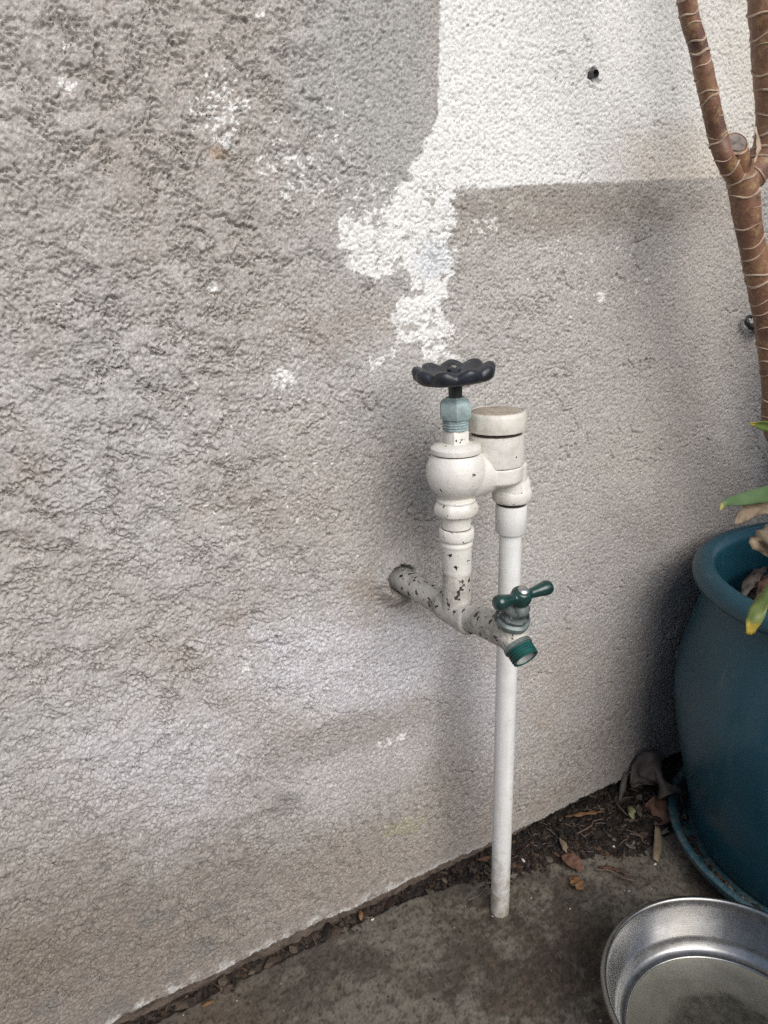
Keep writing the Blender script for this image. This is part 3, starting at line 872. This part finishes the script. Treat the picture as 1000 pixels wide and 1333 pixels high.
def wheel_vf(cx, cy, cz, R=.0335, lobes=9, n=144):
    V, F = [], []
    prof = [(.004, .0016, 0), (.0085, .0014, 0), (.0115, -.0004, 0), (.018, .0004, 0), (.0255, .0032, .4), (.0305, .0054, 1), (R, .0048, 1), (R + .0016, .0018, 1), (R + .0008, -.0028, .5), (.0312, -.0056, .2), (.025, -.0064, .1), (.018, -.0074, 0), (.0125, -.0094, 0), (.0075, -.0100, 0)]
    tl = rad(3.0)
    for (r, h, l) in prof:
        for j in range(n):
            a = 2 * math.pi * j / n
            w = .5 + .5 * math.cos(lobes * (a + .35)); w = w ** .6 * 2 - 1
            rr = r + l * .0017 * (w - .6)
            hh = h + l * (.0019 * w if h > 0 else 0) + (.0003 * math.sin(3 * a) if l else 0)
            dx, dy = rr * math.cos(a), rr * math.sin(a)
            V.append((cx + dx * math.cos(tl) - hh * math.sin(tl), cy + dy, cz + hh * math.cos(tl) + dx * math.sin(tl)))
    m = len(prof)
    F = [(i * n + j, (i + 1) * n + j, (i + 1) * n + (j + 1) % n, i * n + (j + 1) % n) for i in range(m - 1) for j in range(n)]
    F.append(tuple(range(n))); F.append(tuple((m - 1) * n + j for j in range(n))[::-1])
    return V, F
wh = mesh_obj('hand_wheel', wheel_vf(IX - .0012, VY, .6325), MAT['wheel'], valve, sharp=70)
mesh_obj('wheel_nut', lathe([(.0058, .6325), (.0058, .6362), (.0046, .6374), (.002, .6378)], (IX - .0012, VY, 0), (0, 0, 1), 36, shape=hexagon(6, .1)), MAT['wheel'], wh)
mesh_obj('nut_screw', lathe([(.0024, .637), (.0024, .6384), (.0016, .6389)], (IX - .0012, VY, 0), (0, 0, 1), 16), MAT['worn_metal'], wh)
# under the bulb: hex skirt, nipple, union, tee
mesh_obj('inlet_hex', lathe([(.0140, .5085), (.0192, .5092), (.0200, .5105), (.0200, .5155), (.0186, .5185), (.0172, .5205)], (IX, VY, 0), (0, 0, 1), 60, shape=hexagon(6, .5), up=(.9, -.4, 0)), MAT['valve_paint'], valve)
mesh_obj('nipple', lathe([(.0128, .4935), (.0129, .497), (.0129, .5095)], (IX, VY, 0), (0, 0, 1), 40), MAT['valve_paint'], valve)
mesh_obj('pipe_union', lathe([(.0125, .4955), (.0152, .4953), (.0158, .494), (.0158, .4872), (.0150, .4848), (.0141, .4842), (.0139, .4832), (.0144, .4822), (.0146, .4800), (.0140, .4788), (.0136, .4775), (.0134, .4555), (.0127, .4530)][::-1], (IX, VY, 0), (0, 0, 1), 48), MAT['union_paint'], valve)
mesh_obj('union_seam', lathe([(.0131, .4962), (.0131, .4940)], (IX, VY, 0), (0, 0, 1), 40), MAT['seam'], valve)
TZ = .4125
stub_end = Vector((hx, .016, hz + .001))
tee_c = Vector((IX, VY, TZ))
bib_c = Vector(on_y(661, 821, -.165))
tee_o = mesh_obj('pipe_tee', join(
    tube([tee_c + Vector((0, .022, 0)), tee_c + Vector((0, .02, 0)), tee_c, tee_c + Vector((0, -.022, 0)), tee_c + Vector((0, -.0235, 0))], [.0125, .0142, .0142, .0142, .0125], 36),
    lathe([(.0140, 0), (.0134, .02), (.0130, .036), (.0125, .0425)], tee_c, (0, 0, 1), 36)), MAT['tee_paint'], valve)
remesh(tee_o, .0009, 10)
stub = mesh_obj('wall_pipe', tube([stub_end, Vector((hx, -.01, hz + .001)), Vector((IX, VY + .018, TZ))], [.0128, .0126, .0124], 32), MAT['tee_paint'], valve)
# the hose tap
fw, dn = Vector((0, -1, 0)), Vector((0, 0, -1))
sp_dir = Vector((.02, -.83, -.56)).normalized()
st_dir = Vector((-.03, -.42, .9)).normalized()
bib_parts = join(
    tube([tee_c.lerp(bib_c, k) for k in (.28, .45, .66, .86, 1.0)] + [bib_c + Vector((0, -.009, -.002))], [.0128, .0130, .0138, .0150, .0152, .0120], 32),
    tube([bib_c + Vector((0, .004, 0)), bib_c + sp_dir * .010, bib_c + sp_dir * .0195], [.0142, .0124, .0110], 32),
    tube([bib_c, bib_c + st_dir * .010, bib_c + st_dir * .0165], [.0138, .0136, .0134], 32))
bib = mesh_obj('hose_tap', bib_parts, MAT['tee_paint'], valve)
remesh(bib, .0009, 10)
thp = [(.0104, 0)]
for k in range(4):
    h = .0008 + k * .0023
    thp += [(.0109, h), (.0119, h + .0007), (.0119, h + .0013), (.0109, h + .0021)]
thp += [(.0112, .0102), (.0116, .0112), (.0108, .0116), (.0092, .0112), (.0090, .003), (.0001, .002)]
so = mesh_obj('spout_thread', lathe(thp, bib_c + sp_dir * .0175, sp_dir, 48, close=False), MAT['spout'], bib)
mesh_obj('spout_bore', lathe([(.0089, .0108), (.0086, .006), (.008, .004), (.0001, .0036)], bib_c + sp_dir * .0175, sp_dir, 32, close=False), MAT['spout_in'], bib)
mesh_obj('spout_band', lathe([(.0112, -.0035), (.0126, -.003), (.0128, .0004), (.0110, .0008)], bib_c + sp_dir * .0175, sp_dir, 40, close=False), MAT['bonnet'], bib)
mesh_obj('tap_bonnet', lathe([(.0118, .012), (.0150, .0125), (.0156, .0145), (.0152, .0172), (.0128, .0190), (.0132, .0205), (.0132, .0225), (.0112, .0245), (.0108, .0262), (.0112, .0270), (.0110, .0315), (.0086, .0350), (.0055, .0385)], bib_c, st_dir, 48, shape=hexagon(6, .65)), MAT['bonnet'], bib)
hub_c = bib_c + st_dir * .0425
hd = Vector((.95, .04, .02)); hd = (hd - st_dir * hd.dot(st_dir)).normalized()
hd2 = (hd + st_dir * .02 + Vector((0, -.05, 0))).normalized()
hand = mesh_obj('tap_handle', join(
    lathe([(.0048, -.0068), (.0082, -.0048), (.0090, -.0005), (.0086, .0036), (.0064, .0068), (.003, .0080)], hub_c, st_dir, 32),
    lathe([(.0040, .004), (.0042, .009), (.0050, .016), (.0062, .0235), (.0064, .0268), (.0052, .0300), (.002, .0312)], hub_c, hd2, 24),
    lathe([(.0040, .004), (.0043, .009), (.0052, .015), (.0064, .0205), (.0067, .0235), (.0056, .0268), (.002, .0282)], hub_c, (-hd + st_dir * .12).normalized(), 24)), MAT['handle'], bib)
remesh(hand, .0006, 4)
mesh_obj('handle_screw', lathe([(.0046, .0066), (.0046, .0084), (.0036, .0094), (.001, .0098)], hub_c, st_dir, 24), MAT['worn_metal'], bib)

# ------------------------------------------------------------------ flower pot on its saucer
PC = Vector((.41, -.215, 0))
saucer = mesh_obj('pot_saucer', lathe([(.001, .0135), (.178, .0135), (.1805, .0165), (.1862, .0285), (.1895, .0322), (.1935, .0335), (.1968, .031), (.197, .0275), (.193, .019), (.184, .008), (.18, .0045), (.001, .0045)][::-1], PC, (0, 0, 1), 128, close=False), MAT['saucer'], None)
props(saucer, 'dusty teal glazed saucer on the soil under the big pot', 'saucer')
pprof = [(.001, .0142), (.158, .0142), (.163, .0165), (.1655, .022), (.169, .038), (.1790, .077), (.1920, .134), (.1995, .175), (.2035, .210), (.2030, .232), (.1975, .265), (.1895, .298), (.1815, .327), (.1790, .342), (.1795, .350)]
pprof += [(.1815 + .0135 * math.cos(a), .364 + .0135 * math.sin(a)) for a in [rad(-75 + k * 25) for k in range(11)]]
pprof += [(.1672, .352), (.1680, .335), (.174, .30), (.182, .26), (.185, .2), (.001, .19)]
pot = mesh_obj('flower_pot', lathe(pprof, PC, (0, 0, 1), 160, close=False), MAT['glaze'], None, sharp=60)
props(pot, 'large round teal glazed flower pot standing by the wall', 'flower pot')
# soil in the pot
rr = np.linspace(0.002, .173, 46); aa = np.linspace(0, 2 * np.pi, 121)[:-1]
RR, AA = np.meshgrid(rr, aa, indexing='ij')
PXs, PYs = PC.x + RR * np.cos(AA), PC.y + RR * np.sin(AA)
PZs = .297 + .008 * fbm(PXs * 25, PYs * 25, 4, 401, .6)
i_ = np.arange(46 * 120).reshape(46, 120)
pf = np.stack([i_[:-1], np.roll(i_[:-1], -1, 1), np.roll(i_[1:], -1, 1), i_[1:]], -1).reshape(-1, 4)
pa = lay(np.ones(PXs.shape + (3,)) * np.array([.03, .024, .02]), sstep(0, .4, fbm(PXs * 70, PYs * 70, 3, 402)), (.06, .045, .034))
props(big_mesh('potting_soil', np.stack([PXs, PYs, PZs], -1).reshape(-1, 3), pf, MAT['soil'], pa.reshape(-1, 3)), 'dark potting soil inside the teal pot', None, None, 'stuff')
th_ = RNG.random(700) * 6.283; r_ = .165 * RNG.random(700) ** .5
cx, cy = PC.x + r_ * np.cos(th_), PC.y + r_ * np.sin(th_)
sz = .0015 + .004 * RNG.random(700) ** 3
lumps('pot_mulch', np.stack([cx, cy, .298 + .008 * fbm(cx * 25, cy * 25, 4, 401, .6) + sz * .3], -1), sz, pal[RNG.integers(0, 5, 700)] * (.3 + .5 * RNG.random((700, 1))), 'bark crumbs and leaf scraps covering the soil in the pot', flat=.4, stretch=2)
# dirt lying in the saucer
th_ = RNG.random(900) * 6.283; r_ = .170 + .015 * RNG.random(900)
sz = .0008 + .003 * RNG.random(900) ** 3
lumps('saucer_dirt', np.stack([PC.x + r_ * np.cos(th_), PC.y + r_ * np.sin(th_), .0145 + (r_ - .172).clip(0) * .8 + sz * .3], -1), sz, pal[RNG.integers(0, 5, 900)] * (.2 + .6 * RNG.random((900, 1)) ** 2), 'dirt and leaf crumbs lying in the saucer rim', flat=.5, stretch=1.8)

# ------------------------------------------------------------------ the cane plant
TY = -.115
plant = empty('cane_plant', (.425, -.2, .297), 'tall potted plant with ringed brown canes leaning along the wall', 'plant')
trunk_pts = [(.43, -.195, .27), (.415, -.17, .37), (.382, -.135, .49), on_y(1014, 565, TY), on_y(1008, 490, TY), on_y(996, 400, TY), on_y(983, 335, TY), on_y(974, 290, TY), on_y(969, 250, TY), on_y(962, 222, TY)]
trunk_r = [.0195, .0170, .0155, .0145, .0130, .0129, .0126, .0124, .0140, .0125]
def cane(name, pts, radii, n, parent, seed, knob=.05):
    path = spline(pts, n)
    R = np.interp(np.linspace(0, 1, n), np.linspace(0, 1, len(radii)), radii)
    rs = np.random.default_rng(seed)
    R = R * (1 + knob * .35 * np.sin(np.linspace(0, n * .55, n)) + knob * .25 * rs.standard_normal(n))
    o = mesh_obj(name, tube(path, list(R), 22), MAT['bark'], parent, sharp=80)
    return o, path, R
def scars(o, path, R, spacing, seed, tilt=.35):
    """raised leaf scars ringing the cane, one object each"""
    rs = random.Random(seed)
    L = [0]
    for a, b in zip(path[:-1], path[1:]): L.append(L[-1] + float(np.linalg.norm(np.array(b) - np.array(a))))
    s = spacing * .6
    while s < L[-1] - .004:
        i = min(np.searchsorted(L, s), len(L) - 1); i = max(i, 1)
        k = (s - L[i - 1]) / (L[i] - L[i - 1])
        c = Vector(np.array(path[i - 1]) * (1 - k) + np.array(path[i]) * k)
        d, u, w = frame_of(Vector(path[i]) - Vector(path[i - 1]))
        r = R[i] * 1.0
        a0 = rs.uniform(0, 6.28); sw = rs.uniform(4.2, 6.6); tl = rs.uniform(.15, tilt) * rs.choice((-1, 1)); m = 22
        pts = []
        for j in range(m):
            a = a0 + sw * j / (m - 1)
            pts.append(c + u * (r * 1.012 * math.cos(a)) + w * (r * 1.012 * math.sin(a)) + d * (r * tl * math.cos(a - a0) + .0012 * math.sin(3 * a + s * 900)))
        th = rs.uniform(.0007, .0015)
        mesh_obj('leaf_scar', tube(pts, [th * (.25 + .75 * math.sin(math.pi * (j + .5) / m)) for j in range(m)], 5), MAT['scar'], o)
        s += spacing * rs.uniform(.55, 1.4)
trunk, tp, tr = cane('trunk', trunk_pts, trunk_r, 60, plant, 1)
scars(trunk, tp, tr, .0155, 11)
BL = [on_y(962, 236, TY), on_y(944, 205, TY - .004), on_y(934, 175, TY), on_y(922, 120, TY), on_y(909, 60, TY), on_y(894, -4, TY), (.115, -.125, 1.02), (.07, -.14, 1.18), (.04, -.16, 1.38)]
br1, bp1, bR1 = cane('branch', BL, [.0095, .0088, .0083, .0083, .0080, .0076, .0078, .008, .007], 60, plant, 2)
scars(br1, bp1, bR1, .0115, 12)
BR = [on_y(972, 238, TY), on_y(992, 212, TY + .004), on_y(1006, 165, TY), on_y(1003, 100, TY), on_y(999, 40, TY), on_y(996, -10, TY), (.24, -.11, 1.05), (.27, -.12, 1.25), (.29, -.13, 1.5)]
br2, bp2, bR2 = cane('branch', BR, [.011, .0135, .0150, .0148, .0145, .0142, .0135, .013, .011], 60, plant, 3)
scars(br2, bp2, bR2, .016, 13)
# cut stub at the fork
sc_ = Vector(on_y(956, 190, TY - .006)); sd_ = (Vector((-.35, -.75, .45))).normalized()
root_ = Vector(on_y(962, 222, TY))
st_ = mesh_obj('cut_stub', tube([root_, (root_ + sc_) / 2, sc_, sc_ + sd_ * .004], [.0125, .0118, .0108, .0100], 24), MAT['bark'], plant)
mesh_obj('cut_face', lathe([(.0082, .0035), (.0085, .0052), (.0070, .0056), (.0001, .0048)], sc_, sd_, 24, close=False), MAT['cut'], st_)
mesh_obj('leaf_scar', lathe([(.0098, .0015), (.0114, .002), (.0116, .0036), (.0100, .0046)], sc_, sd_, 24, close=False), MAT['scar'], st_)
# papery bark flap below the right branch
leaf('bark_flap', MAT['scar'], [on_y(984, 165, TY - .016), on_y(988, 190, TY - .018), on_y(981, 214, TY - .018)], [.001, .0045, .001], (1, .2, 0), plant, n=10, cols=5, wrinkle=.0006)
# leaves in view: low shoot in the pot
leaf('leaf', MAT['green_leaf'], [(.345, -.2, .40), on_y(1040, 640, -.17), on_y(1000, 643, -.18), on_y(965, 650, -.185), on_y(944, 655, -.188), on_y(938, 664, -.19)], [.007, .0085, .0085, .0058, .0028, .0012], (0, .5, .86), plant, fold=.2, label='green strap leaf with a browned curled tip', n=24, wrinkle=.0006)
leaf('leaf', MAT['yellow_leaf'], [(.33, -.22, .37), on_y(1028, 745, -.25), on_y(1003, 762, -.262), on_y(990, 785, -.268), on_y(982, 808, -.272), on_y(978, 826, -.272)], [.005, .0075, .0080, .0070, .0062, .0045], (-.75, .35, -.6), plant, fold=.2, label='yellowing leaf drooping over the pot rim with a burnt tip', n=24, wrinkle=.0008)
leaf('leaf', MAT['dry_tan'], [(.36, -.19, .39), on_y(1015, 664, -.17), on_y(985, 660, -.175), on_y(968, 672, -.18), on_y(957, 682, -.18)], [.006, .009, .010, .007, .001], (.2, .6, .8), plant, fold=.5, label='tan withered leaf hanging above the pot rim', n=18, wrinkle=.0018)
leaf('leaf', MAT['dry_tan'], [(.37, -.2, .40), on_y(1010, 690, -.19), on_y(992, 690, -.2), on_y(990, 706, -.205), on_y(1003, 722, -.205)], [.008, .014, .013, .009, .003], (.4, -.7, .6), plant, fold=.4, label='curled dead leaf at the foot of the cane', n=18, wrinkle=.002)
leaf('leaf', MAT['yellow_leaf'], [on_y(1012, 560, TY - .02), on_y(994, 553, TY - .022), on_y(976, 551, TY - .022)], [.004, .006, .0008], (.1, -.4, .9), plant, fold=.3, label='small yellow leaf with a brown tip beside the cane', n=12)
# unseen crowns added above the frame, finishing the canes and giving shade
for (c, k, seed) in ((Vector(BL[-1]), 13, 1), (Vector(BR[-1]), 16, 2)):
    rs = random.Random(seed)
    for j in range(k):
        a = j * 2.4 + rs.uniform(-.2, .2); el = rs.uniform(.1, 1.2); l = rs.uniform(.3, .45)
        d = Vector((math.cos(a), math.sin(a), 0))
        if d.y > .2: l *= .35
        p1 = c + d * l * .4 * math.cos(el) + Vector((0, 0, l * .4 * math.sin(el) + .03))
        p2 = c + d * l * .8 * math.cos(el * .7) + Vector((0, 0, l * .5 * math.sin(el) + .01))
        p3 = c + d * l * 1.05 * math.cos(el * .5) + Vector((0, 0, l * .3 * math.sin(el) - .08))
        leaf('leaf', MAT['unseen_leaf'], [c, p1, p2, p3], [.010, .022, .02, .002], Vector((-d.y, d.x, 0)), plant, fold=.2, n=12, cols=5, seed=j)
# unseen side shoots added at the pot's far side, only to shade the wall
rs = random.Random(9)
for j in range(34):
    c = Vector((.47 + rs.uniform(-.03, .05), -.2 + rs.uniform(-.06, .06), .30))
    a = rs.uniform(-2.2, 1.2); l = rs.uniform(.16, .26); up = rs.uniform(.25, .62)
    d = Vector((math.cos(a), math.sin(a), 0))
    if d.x < 0: l *= .45
    if d.y > 0: l *= .6
    leaf('leaf', MAT['unseen_leaf'], [c, c + Vector((0, 0, up * .6)) + d * l * .25, c + Vector((0, 0, up)) + d * l * .65, c + Vector((0, 0, up * .9)) + d * l], [.005, .016, .018, .002], Vector((-d.y, d.x, 0)), plant, fold=.2, n=10, cols=5, seed=j)
# dead leaves lying in the pot
for i, (a, b, w, m, lb) in enumerate((((962, 782), (1000, 735), .009, 'dry_grey', 'long grey brown dead leaf lying across the soil in the pot'),
                                      ((1002, 745), (985, 800), .010, 'dry_red', 'red brown dead leaf lying in the pot under the yellowing leaf'),
                                      ((972, 800), (1010, 778), .008, 'dry_grey', 'short grey dead leaf lying just inside the near pot rim'))):
    A_, B_ = Vector(on_z(*a, .322)), Vector(on_z(*b, .316))
    leaf('dead_leaf', MAT[m], [A_, (A_ + B_) / 2 + Vector((0, 0, .010)), B_], [.001, w, w * .8, .001], (A_ - B_).cross(Vector((0, 0, 1))), fold=.35, wrinkle=.0018, seed=i, label=lb, cat='leaf', group='dead leaves in the pot')

# ------------------------------------------------------------------ metal bowl with water
BC = Vector((.0835, -.3135, 0))
inner = [(.0001, .0036), (.050, .0036), (.078, .0040), (.0880, .0055), (.0932, .0080), (.0938, .0092), (.0946, .0097), (.0955, .0092), (.0975, .0100), (.1002, .0108), (.1030, .0132), (.1048, .0175), (.1056, .0185), (.1072, .0250), (.1100, .0380), (.1138, .0560), (.1152, .0625), (.1160, .0643)]
outer = [(.1168, .0651), (.1180, .0655), (.1200, .0648), (.1217, .0632), (.1217, .0608), (.1196, .0595), (.1176, .0590), (.1158, .047), (.1122, .028), (.1085, .012), (.106, .003), (.1035, .0006), (.0001, .0010)]
bowl = empty('dog_bowl', BC, 'stainless steel pet bowl of water standing on the concrete', 'bowl')
mesh_obj('bowl_body', lathe(inner[4:] + outer, BC, (0, 0, 1), 160, close=False), MAT['steel'], bowl, sharp=80)
mesh_obj('bowl_floor', lathe(inner[:5], BC, (0, 0, 1), 160, close=False), MAT['bowl_floor'], bowl, sharp=80)
wr = np.linspace(.0005, .0938, 30)
wm = mesh_obj('bowl_water', lathe([(r, .0080 + (.0007 * max(0, (r - .0905) / .0033) ** 2)) for r in wr], BC, (0, 0, 1), 120, close=False), MAT['water'], None, sharp=180)
props(wm, 'clear shallow water filling the bottom of the metal bowl', None, None, 'stuff')

# ------------------------------------------------------------------ fallen leaves and scraps
def gz(px, py, dz=.004):
    p = on_z(px, py, .004)
    for _ in range(3):
        p = on_z(px, py, max(0, float(soil_h(np.array([p[0]]), np.array([p[1]]))[0])) + dz)
    return Vector(p)
a, b, m_, c = Vector(on_z(822, 1024, .03)), Vector(on_z(838, 1012, .05)), Vector(on_z(866, 1014, .056)), Vector(on_z(896, 1034, .03))
leaf('fallen_leaf', MAT['dry_grey'], [a, b, m_, c], [.006, .019, .030, .031, .022, .010, .0005], Vector((.35, -.8, -.3)), fold=.6, wrinkle=.0030, n=40, cols=17, thick=.0006, seed=3, veins=.0012, curl=.3, label='big curled grey brown dead leaf lying between the wall and the pot', cat='leaf')
leaf('fallen_leaf', MAT['dry_red'], [Vector(on_z(838, 1048, .02)), Vector(on_z(858, 1054, .022)), Vector(on_z(892, 1030, .022))], [.006, .018, .020, .003], Vector((.2, -.8, -.3)), fold=.3, wrinkle=.0022, n=18, cols=9, seed=4, label='red brown dead leaf tucked under the big curled leaf', cat='leaf')
leaf('fallen_leaf', MAT['dry_grey'], [Vector(on_z(838, 1006, .05)), Vector(on_z(820, 1004, .042)), Vector(on_z(813, 1022, .026)), Vector(on_z(806, 1046, .012))], [.005, .007, .0055, .001], Vector((1, -.3, 0)), fold=.5, wrinkle=.001, n=14, cols=5, seed=5, label='narrow curled leaf hanging down left of the big dead leaf', cat='leaf')
leaf('fallen_leaf', MAT['lime_bit'], [gz(818, 1049, .006), gz(823, 1057, .008), gz(826, 1066, .004)], [.002, .0052, .006, .003], Vector((1, .4, .2)), fold=.25, n=10, cols=5, seed=6, label='small lime green leaf scrap on the dark soil', cat='leaf')
leaf('fallen_leaf', MAT['dry_orange'], [gz(736, 1063), gz(762, 1058, .006), gz(785, 1056)], [.001, .0045, .004, .001], Vector((.2, -1, .2)), fold=.3, wrinkle=.001, n=12, cols=5, seed=7, label='thin orange brown dead leaf close under the wall edge', cat='leaf')
leaf('fallen_leaf', MAT['dry_red'], [gz(735, 1112), gz(746, 1122, .008), gz(758, 1134)], [.006, .011, .010, .004], Vector((1, .6, .1)), fold=-.2, wrinkle=.0014, n=12, cols=7, seed=8, label='brown dead leaf at the soil edge with an orange scrap below it', cat='leaf')
leaf('fallen_leaf', MAT['dry_orange'], [gz(744, 1140), gz(752, 1148, .007), gz(758, 1158)], [.004, .0095, .009, .004], Vector((1, .5, -.1)), fold=.2, wrinkle=.0016, n=12, cols=7, seed=9, label='rusty orange leaf scrap on the concrete beside the soil edge', cat='leaf')
leaf('fallen_leaf', MAT['dry_tan'], [gz(856, 1076, .006), gz(857, 1096, .008), gz(854, 1120, .004)], [.003, .0050, .0052, .0035], Vector((1, .2, 0)), fold=.15, wrinkle=.0006, n=12, cols=5, seed=10, label='narrow tan strip of dead leaf beside the saucer', cat='leaf')
leaf('fallen_leaf', MAT['dry_red'], [gz(780, 1128), gz(800, 1130, .006), gz(818, 1140)], [.001, .0055, .004, .001], Vector((.1, -1, .2)), fold=.35, wrinkle=.001, n=12, cols=5, seed=12, label='folded reddish leaf sliver on the near edge of the soil', cat='leaf')
leaf('fallen_leaf', MAT['dry_tan'], [gz(728, 1090), gz(736, 1102, .008), gz(738, 1110)], [.001, .0042, .004, .001], Vector((1, .2, 0)), fold=.4, wrinkle=.001, n=10, cols=5, seed=14, label='crumpled tan leaf scrap above the brown dead leaf', cat='leaf')
leaf('fallen_leaf', MAT['dry_orange'], [Vector(on_z(468, 1184, .004)), Vector(on_z(470, 1190, .006)), Vector(on_z(470, 1198, .003))], [.001, .0026, .003, .001], Vector((1, .1, 0)), fold=.3, n=8, cols=5, seed=15, label='tiny orange leaf scrap in the gap left of the downpipe', cat='leaf')
leaf('fallen_leaf', MAT['dry_orange'], [Vector(on_z(262, 1310, .004)), Vector(on_z(270, 1305, .006)), Vector(on_z(280, 1302, .004))], [.001, .003, .003, .001], Vector((.1, -1, .1)), fold=.3, n=8, cols=5, seed=16, label='orange leaf sliver on the broken concrete edge at lower left', cat='leaf')
def twig(a, b, r, lb, bend=.004):
    A_, B_ = gz(*a), gz(*b)
    m1 = A_.lerp(B_, .35) + Vector((random.uniform(-bend, bend), random.uniform(-bend, bend), .003)); m2 = A_.lerp(B_, .7) + Vector((random.uniform(-bend, bend), random.uniform(-bend, bend), .002))
    o = mesh_obj('twig', tube(spline([A_, m1, m2, B_], 12), [r * (1 - .4 * k / 11) for k in range(12)], 7), MAT['twig'])
    props(o, lb, 'twig', 'twigs on the soil')
twig((752, 1085), (786, 1066), .0008, 'thin grey twig slanting across the middle of the soil')
twig((776, 1132), (828, 1147), .0011, 'dark twig lying along the near soil edge')
twig((802, 1046), (818, 1062), .0009, 'short twig pointing at the lime leaf scrap')
twig((880, 1165), (915, 1180), .0011, 'short twig between the bowl and the saucer')
twig((820, 1085), (845, 1098), .0008, 'fine twig left of the narrow tan leaf strip')
twig((610, 1172), (640, 1158), .0008, 'fine stalk on the concrete left of the downpipe')
def pebble(px, py, r, lb, sc=(1, 1, .7)):
    o = mesh_obj('pebble', ball(gz(px, py, r * .5), r, 12, 8, sc), MAT['pebble'])
    props(o, lb, 'pebble', 'white pebbles')
pebble(681, 1120, .0022, 'white stone chip on the soil right of the downpipe', (.7, 1.6, .8))
pebble(485, 1197, .0016, 'white stone chip by the wall gap left of the downpipe', (1.4, .8, .7))
pebble(799, 1102, .0016, 'tiny white pebble in the middle of the dark soil')
pebble(853, 1125, .0017, 'pale pebble at the soil edge below the narrow tan strip', (1.4, .8, .7))
